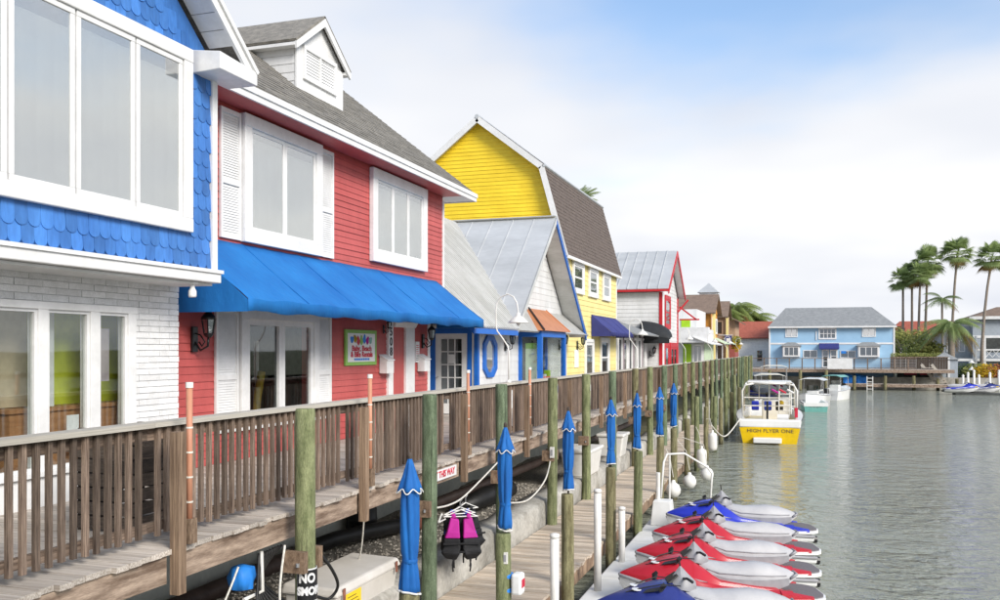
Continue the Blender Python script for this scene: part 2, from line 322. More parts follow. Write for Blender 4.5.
def smooth_by_angle(o, deg=40):
    md = None
    me = o.data
    me.polygons.foreach_set('use_smooth', [True]*len(me.polygons))
    try: me.set_sharp_from_angle(angle=rad(deg))
    except Exception: pass
    return o
UNIT = {}
def ubox(name, m, parent, x0, x1, y0, y1, z0, z1):     # a box that shares one mesh per material; size carried by the object's scale
    if m not in UNIT:
        b = MB().box(-.5, .5, -.5, .5, -.5, .5); me = bpy.data.meshes.new('block'); me.from_pydata(b.v, [], b.f); me.materials.append(MATS[m]); UNIT[m] = me
    o = bpy.data.objects.new(name, UNIT[m]); o.scale = (abs(x1-x0), abs(y1-y0), abs(z1-z0))
    return link(o, parent, ((x0+x1)/2, (y0+y1)/2, (z0+z1)/2))
def share(name, me, parent, origin, rot=None, scale=None):
    o = bpy.data.objects.new(name, me)
    if rot: o.rotation_euler = rot
    if scale: o.scale = scale
    return link(o, parent, origin)
def mesh_of(b, m, name='piece', smooth=False):
    me = bpy.data.meshes.new(name); me.from_pydata(b.v, [], b.f); me.materials.append(MATS[m]); me.update()
    if smooth: me.polygons.foreach_set('use_smooth', [True]*len(me.polygons))
    return me
def copy_tree(o, parent=None):
    c = o.copy(); COL.objects.link(c); OFF[c.name] = OFF[o.name]
    if parent is not None: c.parent = parent
    for ch in list(o.children): copy_tree(ch, c)
    return c
def text(name, s, m, parent, size, org, xd, yd, ext=0.004, align='CENTER', bold=0.0, sx=1.0):
    cu = bpy.data.curves.new('t', 'FONT'); cu.body = s; cu.size = size; cu.align_x = align; cu.align_y = 'CENTER'; cu.extrude = ext; cu.offset = bold; cu.resolution_u = 3
    to = bpy.data.objects.new('t', cu); COL.objects.link(to); bpy.context.view_layer.update()
    me = bpy.data.meshes.new_from_object(to.evaluated_get(bpy.context.evaluated_depsgraph_get())); bpy.data.objects.remove(to); bpy.data.curves.remove(cu)
    x, y = V3(xd).normalized(), V3(yd).normalized(); z = x.cross(y); x = x*sx
    M = Matrix(((x.x, y.x, z.x), (x.y, y.y, z.y), (x.z, y.z, z.z)))
    for v in me.vertices: v.co = M @ v.co
    me.materials.clear(); me.materials.append(MATS[m]); me.name = name
    return link(bpy.data.objects.new(name, me), parent, org)
# siding: horizontal boards clipped to a convex outline; one object for each board
def extent(poly, z):
    xs = []
    for i in range(len(poly)):
        (a, za), (b, zb) = poly[i], poly[(i+1) % len(poly)]
        if abs(za-zb) < 1e-9:
            if abs(z-za) < 1e-6: xs += [a, b]
        elif min(za, zb)-1e-6 <= z <= max(za, zb)+1e-6: xs.append(a+(b-a)*(z-za)/(zb-za))
    return (min(xs), max(xs)) if xs else None
def siding(parent, m, poly, exp, plane, nrm, proud=0.018, name='clapboard'):
    # plane 'X': poly in (Y,Z), wall at X=plane value, boards stand proud towards nrm; 'Y': poly in (X,Z)
    ax, c = plane; z0 = min(p[1] for p in poly); z1 = max(p[1] for p in poly); z = z0
    while z < z1-0.02:
        t = min(z+exp, z1); e0 = extent(poly, z+1e-5); e1 = extent(poly, t-1e-5)
        if e0 and e1:
            def P(s, off, zz): return (c+nrm*off, s, zz) if ax == 'X' else (s, c+nrm*off, zz)
            lo, hi = proud+random.uniform(-.002, .002), 0.003
            L_ = e0[1]-e0[0]; cuts = [0.0]+sorted(random.uniform(.12, .88) for _ in range(1 if L_ > 2.4 else 0))+[1.0]
            for q0, q1 in zip(cuts[:-1], cuts[1:]):
                a0, a1 = e0[0]+L_*q0+(.002 if q0 else 0), e0[0]+L_*q1; b0, b1 = e1[0]+(e1[1]-e1[0])*q0+(.002 if q0 else 0), e1[0]+(e1[1]-e1[0])*q1; lo_ = lo+random.uniform(-.003, .003)
                MB().hexa([P(a0, 0, z), P(a1, 0, z), P(a1, lo_, z), P(a0, lo_, z), P(b0, 0, t), P(b1, 0, t), P(b1, hi, t), P(b0, hi, t)]).build(name, m, parent)
        z = t
def dress(f, x, ya, yb, za, zb, pane, depth):
    # the glass of one light, with a drawn curtain and a dark sheet standing in for the shade over it where the window is pale
    if pane != 'pane_sky': ubox('pane', pane, f, x+.004, x+.014, ya, yb, za, zb); return
    ubox('pane', 'pane_soft', f, x+depth-.006, x+depth, ya, yb, za, zb)
    ubox('shade_sheet', 'interior_dark', f, x+.001, x+.003, ya, yb, za, zb)
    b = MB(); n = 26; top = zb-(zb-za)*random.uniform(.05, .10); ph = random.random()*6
    for k in range(n+1):
        t = k/n; xx = x+.012+.006*math.sin(t*19+ph)+.003*math.sin(t*41+ph*2); y = ya+(yb-ya)*t
        b.v += [(xx, y, za), (xx, y, top)]
    b.f = [(2*k, 2*k+2, 2*k+3, 2*k+1) for k in range(n)]
    b.build('curtain', 'curtain', f, smooth=True)
def window(parent, x, y0, y1, z0, z1, cols, fr='white_paint', pane='pane_sky', w=0.10, d=0.07, inner=0.045, rows=1, name='window', sash=True):
    # a framed window in a wall that faces +X; the frame is the part, sashes and panes its pieces
    b = MB(); b.box(x, x+d, y0, y1, z0, z0+w); b.box(x, x+d, y0, y1, z1-w, z1); b.box(x, x+d-.004, y0, y0+w, z0+w, z1-w); b.box(x, x+d-.004, y1-w, y1, z0+w, z1-w)
    f = b.build(name, fr, parent, bevel=0.006)
    ya, yb, za, zb = y0+w, y1-w, z0+w, z1-w; cw = (yb-ya)/cols; ch = (zb-za)/rows
    for i in range(cols):
        a, c = ya+i*cw+0.003, ya+(i+1)*cw-0.003
        if sash:
            s = MB(); h = d*0.62; s.box(x, x+h, a, c, za+.002, za+inner); s.box(x, x+h, a, c, zb-inner, zb-.002); s.box(x, x+h-.003, a, a+inner, za+inner, zb-inner); s.box(x, x+h-.003, c-inner, c, za+inner, zb-inner)
            for j in range(1, rows): s.box(x, x+h-.006, a+inner, c-inner, za+j*ch-inner/2, za+j*ch+inner/2)
            s.build('sash', fr, f)
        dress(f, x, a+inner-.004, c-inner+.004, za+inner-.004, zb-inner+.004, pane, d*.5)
    return f
ORD = ['first', 'second', 'third', 'fourth', 'fifth', 'sixth', 'seventh', 'eighth', 'ninth', 'tenth', 'eleventh', 'twelfth', 'thirteenth', 'fourteenth', 'fifteenth', 'sixteenth',
       'seventeenth', 'eighteenth', 'nineteenth', 'twentieth', 'twenty-first', 'twenty-second', 'twenty-third', 'twenty-fourth', 'twenty-fifth', 'twenty-sixth', 'twenty-seventh', 'twenty-eighth', 'twenty-ninth', 'thirtieth']
# ================================================================== THE SETTING
WATER_Z = -2.55
def far(R, d, z=0.0): return (R*CS-d*SN, R*SN+d*CS, z)        # a spot on the far shore, which lies square to the view
tag(MB().add([(-6, -60, WATER_Z), (2500, -60, WATER_Z), (2500, 900, WATER_Z), (-6, 900, WATER_Z)], [(0, 1, 2, 3)]).build('water', 'water'), kind='structure')
tag(MB().add([(-2500, -60, -1.80), (-5.4, -60, -1.80), (-5.4, 108.2, -1.80), (-2500, 108.2, -1.80), (2500, 108.2, -1.80), (2500, 4500, -1.80), (-2500, 4500, -1.80)],
             [(0, 1, 2, 3), (3, 2, 4, 5, 6)]).build('ground', 'land'), kind='structure')
b = MB(); ny, nx = 120, 14
for i in range(ny+1):
    for j in range(nx+1):
        x = -8.2+j*(2.75/nx); y = 3+i*(27/ny); b.v.append((x, y, -1.69+random.uniform(-.025, .03)+0.05*math.sin(y*1.3+x)))
for i in range(ny):
    for j in range(nx): k = i*(nx+1)+j; b.f.append((k, k+1, k+nx+2, k+nx+1))
gr = tag(b.build('gravel_bed', 'gravel', smooth=True), kind='structure')
b = MB()
for _ in range(3800):
    y = random.uniform(8.5, 22); x = random.uniform(-7.9, -5.6); s = random.uniform(.012, .032)
    a = random.random()*3; c, q = math.cos(a)*s, math.sin(a)*s; z = -1.675+0.05*math.sin(y*1.3+x)+random.uniform(0, .02)
    b.add([(x+c, y+q, z), (x-q, y+c, z), (x-c*.9, y-q*.9, z), (x+q, y-c*1.1, z), (x, y, z+s*.8), (x, y, z-s*.5)], [(0, 1, 4), (1, 2, 4), (2, 3, 4), (3, 0, 4), (1, 0, 5), (2, 1, 5), (3, 2, 5), (0, 3, 5)])
tag(b.build('pebbles', 'pebble', gr), kind='stuff')
# seawall: a weathered concrete cap on a wall
sw = thing('seawall', (-5.3, 50, -3), 'weathered concrete seawall running under the edge of the upper boardwalk', 'seawall')
b = MB(); rings = []
for i in range(190):
    y = 2+i*0.54; j = lambda s: random.uniform(-s, s); zt = -1.42+j(.02)
    rings.append([(-5.62, y, -3.4), (-5.08+j(.012), y, -3.4), (-5.08+j(.018), y, -2.0), (-5.08+j(.02), y, zt-.09), (-5.13+j(.02), y, zt-.02+j(.01)), (-5.35, y, zt+j(.012)), (-5.62, y, zt+j(.02))])
b.loft(rings).build('wall', 'concrete', sw, smooth=True)

# ---- upper boardwalk
bw = tag(thing('boardwalk', (-6.8, 50, 0), None, None), kind='structure')
DECK_X = -5.19
y = 3.4; n = 0; rest = MB()
while y < 106:
    w = 0.138; x1 = DECK_X+random.uniform(-.035, .03); z = random.uniform(-.004, .004); x0 = -8.42 if y > 10.4 else -8.05
    if y > 19.9 and y < 22.6: x0 = -9.75
    if n < 290: ubox('plank', 'deck_wood', bw, x0, x1, y, y+w, -.045+z, z)
    else: rest.box(x0, x1, y, y+w, -.045+z, z)
    y += 0.1435; n += 1
tag(rest.build('planks_beyond', 'deck_wood', bw), kind='stuff')
post_y = [3.05+3.545*i for i in range(30)]
for i, y in enumerate(post_y[:-1]):
    o = random.uniform(-.006, .006)
    MB().box(-5.30, -5.235+o, y+.075, y+3.545-.075, -.30+o, -.05).build('edge_beam', 'fascia_wood', bw)
for x in (-6.2, -7.1): MB().box(x, x+.05, 3.4, 106, -.24, -.05).build('joist', 'fascia_wood', bw)
# ---- lower dock
dk = tag(thing('dock', (-4.3, 25, -1.92), None, None), kind='structure')
y = 6.6
while y < 45:
    z = random.uniform(-.004, .004); ubox('plank', 'dock_wood', dk, -5.04, -3.56+random.uniform(-.02, .02), y, y+.136, -1.965+z, -1.92+z+random.uniform(-.004, .004)); y += 0.1465
for x in (-4.98, -4.3, -3.63): MB().box(x, x+.05, 6.6, 45, -2.2, -1.967).build('stringer', 'post_wood', dk)
# ---- railing
RX = -5.50
rl = thing('railing', (RX, 50, 0), 'long weathered brown wooden railing with pale cap along the boardwalk edge', 'railing')
y = 3.1; n = 0; rest = MB()
while y < 104:
    dz = random.uniform(-.015, .01); wv = random.uniform(.042, .054)
    if all(abs(y+.03-p) > .09 for p in post_y):
        if n < 298: ubox('baluster', 'rail_wood', rl, RX, RX+.036+random.uniform(-.004, .004), y, y+wv, .075+dz, 1.035)
        else: rest.box(RX, RX+.036, y, y+wv, .075, 1.035)
        n += 1
    y += 0.1235
tag(rest.build('balusters_beyond', 'rail_wood', rl), kind='stuff')
for i, y in enumerate(post_y[:-1]):
    a, c = y+.002, y+3.545-.002
    ubox('cap', 'cap_wood', rl, RX-.095, RX+.085, a, c, 1.048+random.uniform(-.002, .002), 1.092)
    ubox('top_rail', 'rail_wood', rl, RX-.042, RX-.003, a, c, .93, 1.036)
    ubox('bottom_rail', 'rail_wood', rl, RX-.042, RX-.003, a, c, .105, .195)
    ubox('post', 'post_wood', rl, DECK_X-.03, DECK_X+.062, y-.052, y+.052, -.40, 1.02)
# ---- pilings
def pile_mesh(h, r, seed):
    rd = random.Random(seed); wob = [[1+rd.uniform(-.03, .03) for _ in range(16)] for _ in range(9)]
    prof = [(r*1.05, 0), (r*1.04, h*.2), (r*1.02, h*.4), (r, h*.6), (r*.985, h*.8), (r*.97, h*.93), (r*.965, h-.03), (r*.90, h-.004), (0.01, h)]
    return MB().lathe((0, 0, 0), prof, 16, lambda a, j: wob[j][int(a/(2*math.pi)*16+.5) % 16])
PILES = {}
def piling(x, y, ztop, z0, r, m, label, group, lean=0.0, brackets=False):
    k = (round(ztop-z0, 2), r, m, int(y) % 3)
    if k not in PILES: PILES[k] = mesh_of(pile_mesh(ztop-z0, r, int(y) % 3), m, 'shaft', True)
    o = thing('piling', (x, y, z0), label, 'piling', group); s = share('shaft', PILES[k], o, (x, y, z0), (random.uniform(-lean, lean), random.uniform(-lean, lean), random.random()*6))
    if brackets:
        for sy in ((-1, 1) if int(y) % 2 == 0 else (-1,)):
            ubox('beam_end', 'post_wood', o, x-.16, x+.09, y+sy*(r+.045)-.04, y+sy*(r+.045)+.04, -.58, -.36)
            MB().lathe((x+.02, y+sy*(r+.09), -.49), [(.02, -.02), (.02, .02)], 8).build('bolt', 'steel', o)
    return o
TALL = [8.37+3.305*i for i in range(29)]
for i, y in enumerate(TALL):
    m = ['pile_green', 'pile_green_dark', 'pile_green_dark', 'pile_green', 'pile_green', 'pile_green_dark', 'pile_olive'][i % 7]
    lab = 'thick green-brown piling with the black sign wrapped round it' if i == 0 else f'tall green wooden piling at the boardwalk rail, {ORD[i]} counting from the black sign'
    piling(-4.95+random.uniform(-.02, .02), y, 1.13+random.uniform(-.02, .04), -3.5, .108 if i < 3 else .106, m, lab, 'tall pilings along the boardwalk', .006, i < 9)
SHORT = [7.65, 10.5, 13.66, 17.0, 19.9, 23.3, 26.0]
for i, y in enumerate(SHORT):
    piling(-3.43, y, -.50, -3.6, .098, ['pile_olive', 'pile_green', 'pile_olive'][i % 3], f'short olive dock piling under the {ORD[i]} blue umbrella from the left', 'short pilings carrying umbrellas', .008)
for i in range(9):
    piling(-3.43+random.uniform(-.05, .05), 29.2+3.2*i, random.choice((-.45, -.2, .1, .35)), -3.6, .095, ['pile_olive', 'pile_green'][i % 2], f'outer mooring piling in the water, {ORD[i]} one beyond the last blue umbrella', 'outer mooring pilings', .012)
# ---- folded umbrellas
def umbrella(x, y, z0, lab, rz, m='umbrella_blue', H=1.2):
    o = thing('patio_umbrella', (x, y, z0), lab, 'umbrella', 'folded blue umbrellas on the dock pilings', rz, local=True)
    rd = random.Random(int(y*10)); ph = rd.random()*6; o.scale = (rd.uniform(.70, .80), rd.uniform(.70, .80), 1)
    am = [rd.uniform(.55, 1.35) for _ in range(7)]; tw = rd.uniform(-.1, .1)
    def pl(a, j):
        q = (a+tw*j+ph) % (2*math.pi); k = int(q/(2*math.pi)*6) % 6; w = .30*am[k]*abs(math.sin(3*q+.25*math.sin(q*2+j*.4)))**.7
        return .80+w+.07*math.cos(a*2+ph*2+j*.15)+.04*math.sin(9*a+j*.9)
    prof = [(.118, .05), (.115, .10), (.102, .20), (.086, .27), (.083, .30), (.098, .36), (.108, .48), (.112, .62), (.110, .76), (.098, .88), (.080, .95), (.03, .98)]
    MB().lathe((0, 0, 0), [(r, z*H) for r, z in prof], 60, pl).build('canopy', m, o, smooth=True)
    MB().lathe((0, 0, 0), [(.142, .83*H), (.122, .87*H), (.085, .94*H), (.045, 1.03*H), (.022, 1.075*H)], 36, lambda a, j: 1+.13*math.cos(6*a+ph)).build('vent_tier', m, o, smooth=True)
    trim = []
    for k in range(48):
        a = 2*math.pi*k/48; r = .145*(1+.13*math.cos(6*a+ph)); trim.append((r*math.cos(a), r*math.sin(a), (.83-.018*math.cos(6*a+ph))*H))
    MB().tube(trim+[trim[0]], .007, 5).build('white_trim', 'pvc_white', o, smooth=True)
    hem = []
    for k in range(48):
        a = 2*math.pi*k/48; r = .122*pl(a, 0); hem.append((r*math.cos(a), r*math.sin(a), .045*H+.02*math.cos(a+ph)))
    MB().tube(hem+[hem[0]], .010, 5).build('white_hem', 'pvc_white', o, smooth=True)
    MB().lathe((0, 0, 0), [(.090, .275*H), (.094, .29*H), (.090, .305*H)], 20).build('tie_strap', 'umbrella_blue', o)
    MB().lathe((0, 0, 0), [(.02, -.12), (.02, 1.07*H), (.03, 1.08*H), (.03, 1.105*H), (.012, 1.125*H)], 10).build('pole', 'dark_wood', o, smooth=True)
    return o
for i, y in enumerate(SHORT):
    lab = ['large folded blue umbrella in front of the pale storage box', 'folded blue umbrella beside the hanging life vests', 'slim folded blue umbrella with no trim knot, before the white bins', 'folded blue umbrella, fourth from the left',
           'folded blue umbrella, fifth from the left', 'folded blue umbrella, second from the right', 'rightmost folded blue umbrella'][i]
    umbrella(-3.43, y, -.50 if i else -.56, lab.replace(' with no trim knot', ''), i*1.3)
# ================================================================== BLUE SHOP (nearest)
def lantern(x, y, z, label, parts_s=1.0, group='black wall lanterns'):
    s = parts_s; o = thing('wall_lantern', (x, y, z), label, 'lantern', group)
    MB().box(x, x+.03*s, y-.05*s, y+.05*s, z-.22*s, z+.08*s).build('back_plate', 'black_metal', o, bevel=.008)
    MB().tube([(x+.02*s, y, z-.1*s), (x+.10*s, y, z-.2*s), (x+.20*s, y, z-.15*s), (x+.21*s, y, z-.04*s)], .014*s, 6).build('arm', 'black_metal', o, smooth=True)
    MB().tube([(x+.03*s, y, z+.0*s), (x+.10*s, y, z-.02*s), (x+.16*s, y, z-.10*s), (x+.12*s, y, z-.15*s), (x+.08*s, y, z-.10*s)], .009*s, 5).build('scroll', 'black_metal', o, smooth=True)
    c = (x+.21*s, y, z)
    MB().lathe(c, [(.03*s, -.05*s), (.06*s, -.02*s), (.062*s, 0), (.05*s, .0)], 6).build('gallery', 'black_metal', o)
    MB().lathe(c, [(.052*s, .002*s), (.078*s, .16*s)], 6).build('glass_body', 'pane_dark', o)
    b = MB()
    for k in range(6):
        a = k*math.pi/3; b.tube([(c[0]+.056*s*math.cos(a), c[1]+.056*s*math.sin(a), z), (c[0]+.082*s*math.cos(a), c[1]+.082*s*math.sin(a), z+.16*s)], .007*s, 4)
    tag(b.build('cage', 'black_metal', o), kind='stuff')
    MB().lathe(c, [(.092*s, .16*s), (.075*s, .20*s), (.03*s, .25*s), (.012*s, .27*s), (.016*s, .29*s), (.004*s, .31*s)], 8).build('cap', 'black_metal', o, smooth=True)
    return o
BX, BL = -7.35, -8.0                     # upper wall, recessed ground-floor wall
RK = -6.93                               # rake plane
bh = thing('blue_shop', (-11, 6.1, 0), 'blue scalloped-shingle shop with white brick ground floor, nearest on the left', 'shop')
PK = (6.1, 9.07); SL = 0.84
wall = MB().prism([(BX-.02, 2.1, 2.78), (BX-.02, 10.1, 2.78), (BX-.02, 10.1, 5.5), (BX-.02, 6.1, 8.85), (BX-.02, 2.1, 5.5)], (-.2, 0, 0)).build('upper_wall', 'blue_paint', bh)
MB().box(-16, BX-.22, 2.1, 10.1, 2.62, 5.3).build('rear_body', 'blue_paint', bh)
# scalloped shingles, one by one
def scallop(w, h, t):
    pts = [(-w/2, h), (-w/2, w*.42)] + [(-w/2*math.cos(k*math.pi/8), w*.42-w*.42*math.sin(k*math.pi/8)) for k in range(1, 8)] + [(w/2, w*.42), (w/2, h)]
    n = len(pts); b = MB()
    fr = [(.022-.016*(z/h), y, z) for y, z in pts]; bk = [(.006-.006*(z/h)-.004, y, z) for y, z in pts]
    b.add(fr+bk, [tuple(range(n-1, -1, -1))]+[(i, (i+1) % n, n+(i+1) % n, n+i) for i in range(n)]); return b
ws, rs = 0.163, 0.190
me_sc = [mesh_of(scallop(ws*k, .29, .014), 'blue_paint', 'shingle') for k in (.985, .965, .975)]
row = 0; z = 2.79; WIN = (5.0, 9.62, 3.20, 5.55)
while z < 8.2:
    y = 6.25+(ws/2 if row % 2 else 0)
    while y < 10.02:
        inwin = WIN[0]-.02 < y < WIN[1]+.02 and WIN[2]-.06 < z+.14 and z+.02 < WIN[3]-.1
        lim = 8.85-SL*abs(y-6.1)-.25
        if z+.22 < lim and z < 6.5 and not inwin:
            share('shingle', random.choice(me_sc), wall, (BX-.012, y, z+random.uniform(-.006, .006)), (random.uniform(-.012, .012), random.uniform(-.012, .012), 0))
        y += ws
    z += rs; row += 1
# corner board, belt beam
ubox('corner_board', 'white_paint', bh, BX-.1, BX+.03, 10.02, 10.13, 2.78, 5.27)
MB().box(BL-.1, BX+.06, 1.9, 10.17, 2.62, 2.775).build('belt_beam', 'white_paint', bh, bevel=.012)
MB().box(BX-.3, BX+.085, 1.9, 10.19, 2.745, 2.79).build('belt_drip', 'white_paint', bh)
MB().box(BL-.02, BX-.05, 1.95, 10.12, 2.585, 2.615).build('soffit_board', 'white_paint', bh)
# big upper window: casing and five casements
y1, y0, z0, z1 = 9.58, 5.1, 3.22, 5.53
b = MB(); W_ = .17
b.box(BX, BX+.075, y0, y1, z0, z0+W_); b.box(BX, BX+.075, y0, y1, z1-W_, z1); b.box(BX, BX+.071, y1-W_, y1, z0+W_, z1-W_); b.box(BX, BX+.071, y0, y0+W_, z0+W_, z1-W_)
cs = b.build('window', 'white_paint', bh, bevel=.012)
edges = [9.41, 8.565, 7.655, 6.79, 5.27]
for a, c in zip(edges[1:], edges[:-1]):
    s = MB(); a_, c_ = a+.012, c-.012; h = .05; i_ = .062; za, zb = z0+W_+.003, z1-W_-.003
    s.box(BX, BX+h, a_, c_, za, za+i_); s.box(BX, BX+h, a_, c_, zb-i_, zb); s.box(BX, BX+h-.003, a_, a_+i_, za+i_, zb-i_); s.box(BX, BX+h-.003, c_-i_, c_, za+i_, zb-i_)
    sa = s.build('casement', 'white_paint', cs, bevel=.006)
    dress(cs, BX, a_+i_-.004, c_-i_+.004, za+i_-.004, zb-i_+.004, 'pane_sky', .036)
# roof slopes, rake boards, soffits, boxed eave return
for sgn in (1, -1):
    ye = 6.1+sgn*4.35; ze = 5.42
    MB().slab([(RK, 6.1, PK[1]+.1), (RK, ye, ze+.1), (-16, ye, ze+.1), (-16, 6.1, PK[1]+.1)], .06).build('roof_slope', 'roof_shingle', bh)
    n_ = V3((0, sgn*SL, 1)).normalized()
    def off(y, z, d): return (y-n_.y*d, z-n_.z*d)
    a, c = off(6.1, PK[1]+.04, 0.0), off(ye, ze+.04, 0.0); a2, c2 = off(6.1, PK[1]+.04, .17), off(ye, ze+.04, .17)
    MB().prism([(RK-.035, *a), (RK-.035, *c), (RK-.035, *c2), (RK-.035, *a2)], (.045, 0, 0)).build('rake_board', 'white_paint', bh)
    a2, c2 = off(6.1, PK[1]+.05, .07), off(ye, ze+.05, .07)
    MB().prism([(RK+.012, *a), (RK+.012, *c), (RK+.012, *c2), (RK+.012, *a2)], (.03, 0, 0)).build('rake_moulding', 'white_paint', bh)
    k = 0; L = math.hypot(4.35, 4.35*SL); s = 0.0
    while s < L-.25:                       # soffit boards between rake and wall
        p = lambda t, d: (6.1+sgn*t*4.35/L-n_.y*d*0, 0)
        y_a, z_a = 6.1+sgn*4.35*s/L, PK[1]-.06-4.35*SL*s/L; y_b, z_b = 6.1+sgn*4.35*(s+.235)/L, PK[1]-.06-4.35*SL*(s+.235)/L
        if y_a > 5.5 and y_a < 10: MB().slab([(RK-.04, y_a, z_a), (RK-.04, y_b, z_b), (BX-.02, y_b, z_b), (BX-.02, y_a, z_a)], .02).build('soffit_plank', 'white_paint', bh)
        s += .245
b = MB(); b.hexa([(BX-.02, 9.66, 5.27), (RK+.03, 9.60, 5.27), (RK+.03, 10.42, 5.27), (BX-.02, 10.42, 5.27), (BX-.02, 9.66, 5.57), (RK+.03, 9.60, 5.49), (RK+.03, 10.42, 5.45), (BX-.02, 10.42, 5.53)])
b.build('eave_return', 'white_paint', bh, bevel=.01)
# ground floor: painted brick and storefront windows
gw = MB().box(BL-.25, BL-.012, 9.34, 10.19, 0, 2.6).box(BL-.25, BL-.012, 1.95, 9.34, 2.27, 2.6).build('brick_wall', 'mortar', bh)
z = 0.004; row = 0; ch = .0785; ln = .385
while z < 2.57:
    y = 10.2 - (0 if row % 2 else ln/2) ; first = True
    yb = 10.2
    ya = yb-(ln if row % 2 else ln/2)
    while yb > 5.0:
        lo = max(ya, 9.34) if z < 2.27 else ya
        if yb-lo > .03:
            j = random.uniform(-.003, .004); ubox('brick', 'white_brick', gw, BL-.02, BL+.004+j, lo+.004, yb-.004+(random.uniform(-.004, .012) if yb > 10.19 else 0), z+.004, z+ch-.005)
        yb = ya; ya -= ln
        if z < 2.27 and yb < 9.36: break
    z += ch; row += 1
sf = MB()
for ya, yb in ((9.20, 9.34), (8.57, 8.72), (7.80, 7.94), (6.55, 6.70)): sf.box(BL-.12, BL+.045, ya, yb, .0, 2.27)
sf.box(BL-.12, BL+.052, 1.95, 9.36, 2.19, 2.275); sf.box(BL-.12, BL+.05, 1.95, 9.35, .0, .34); sf.box(BL-.1, BL+.10, 1.95, 9.38, .34, .40)
st = sf.build('storefront', 'white_paint', bh, bevel=.006)
for ya, yb in ((8.72, 9.20), (7.94, 8.57), (6.70, 7.80), (5.2, 6.55)):
    s = MB(); i_ = .035; s.box(BL-.04, BL+.02, ya, yb, .40, .40+i_); s.box(BL-.04, BL+.02, ya, yb, 2.19-i_, 2.19); s.box(BL-.04, BL+.018, ya, ya+i_, .40+i_, 2.19-i_); s.box(BL-.04, BL+.018, yb-i_, yb, .40+i_, 2.19-i_); s.build('sash', 'white_paint', st)
    ubox('pane', 'pane_clear', st, BL-.02, BL-.010, ya+.02, yb-.02, .41, 2.18)
# the room behind the glass
MB().box(-9.9, -9.8, 2, 10, 0, 2.6).build('room_back_wall', 'lime_wall', bh); MB().box(BL-.62, BL-.55, 8.22, 9.94, 1.075, 2.44).build('lime_partition', 'lime_wall', bh); MB().box(-12, BL-.3, 9.95, 10.05, 0, 2.6).build('room_side_wall', 'lime_wall', bh)
MB().box(-12, BL-.26, 2, 9.94, 2.45, 2.6).build('room_ceiling', 'interior_tan', bh); MB().box(-11.9, BL-.26, 2, 9.94, -.05, .004).build('room_floor', 'interior_tan', bh)
MB().box(BL-.75, BL-.32, 7.75, 9.9, .01, 1.02).build('counter', 'counter_wood', bh); MB().box(BL-.80, BL-.29, 7.72, 9.9, 1.025, 1.07).build('counter_top', 'counter_wood', bh); MB().box(BL-.33, BL-.30, 8.28, 8.36, 1.08, 2.44).build('blind_edge', 'white_siding', bh)
b = MB(); b.box(BL-.42, BL-.36, 6.62, 6.68, .01, 2.3)
for k in range(4): b.box(BL-.42, BL-.38, 7.05+.19*k, 7.075+.19*k, .01, 2.1)
for k in range(7): b.box(BL-.425, BL-.385, 7.05, 7.645, .3*k+.05, .3*k+.075)
tag(b.build('interior_lattice', 'interior_tan', bh), kind='stuff')
MB().box(BL-.9, BL-.43, 6.7, 7.66, .01, 2.1).build('display_cabinet', 'interior_dark', bh); MB().box(BL-.5, BL-.44, 5.0, 6.6, .01, 2.44).build('tan_partition', 'interior_tan', bh); MB().box(BL-.60, BL-.54, 7.68, 8.2, 1.08, 2.44).build('tan_partition', 'interior_tan', bh)
MB().box(BL-.20, BL-.185, 8.85, 9.12, 1.35, 2.0).build('poster', 'mauve_wood', bh); MB().box(BL-.06, BL-.05, 8.30, 8.48, .62, .98).build('notice', 'white_paint', bh)
ll = thing('flood_lamp', (-7.42, 9.74, 2.6), 'small white lamp fixed under the blue shop overhang', 'lamp')
MB().lathe((-7.42, 9.74, 2.585), [(.07, .03), (.07, 0), (.02, -.01)], 12).build('base', 'white_paint', ll, smooth=True)
MB().lathe((-7.42, 9.74, 2.585), [(.025, 0), (.03, -.05), (.05, -.09), (.052, -.15), (.045, -.17)], 12).build('lamp_head', 'white_paint', ll, smooth=True)

# ================================================================== RED SHOP
RW = -8.46
rh = thing('red_shop', (-11, 15.8, 0), 'red clapboard shop with grey shingle roof, white shutters and dormer', 'shop')
wl = MB().box(RW-.25, RW-.004, 10.30, 20.86, 2.40, 5.70).box(RW-.25, RW-.004, 10.30, 12.24, 0, 2.40).box(RW-.25, RW-.004, 14.58, 19.9, 0, 2.40).box(RW-.25, RW-.004, 12.24, 14.58, 0, .5).build('wall', 'red_paint', rh)
siding(wl, 'red_paint', [(10.30, 0.0), (12.23, 0.0), (12.23, 2.415), (10.30, 2.415)], .115, ('X', RW-.004), 1)
siding(wl, 'red_paint', [(14.60, 0.0), (17.62, 0.0), (17.62, 2.415), (14.60, 2.415)], .115, ('X', RW-.004), 1)
siding(wl, 'red_paint', [(19.05, 0.0), (19.86, 0.0), (19.86, 2.415), (19.05, 2.415)], .115, ('X', RW-.004), 1)
siding(wl, 'red_paint', [(12.235, 0.0), (14.59, 0.0), (14.59, .46), (12.235, .46)], .115, ('X', RW-.004), 1)
siding(wl, 'red_paint', [(10.30, 2.45), (20.80, 2.45), (20.80, 5.55), (10.30, 5.55)], .115, ('X', RW-.004), 1)
MB().box(-15.5, RW-.26, 10.25, 20.85, 2.4, 5.5).build('rear_body', 'red_paint', rh)
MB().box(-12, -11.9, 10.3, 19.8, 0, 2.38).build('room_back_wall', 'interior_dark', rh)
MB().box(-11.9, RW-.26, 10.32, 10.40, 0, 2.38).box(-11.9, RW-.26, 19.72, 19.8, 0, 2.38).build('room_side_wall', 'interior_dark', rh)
MB().box(-11.9, RW-.26, 10.42, 19.7, -.05, .004).build('room_floor', 'interior_tan', rh)
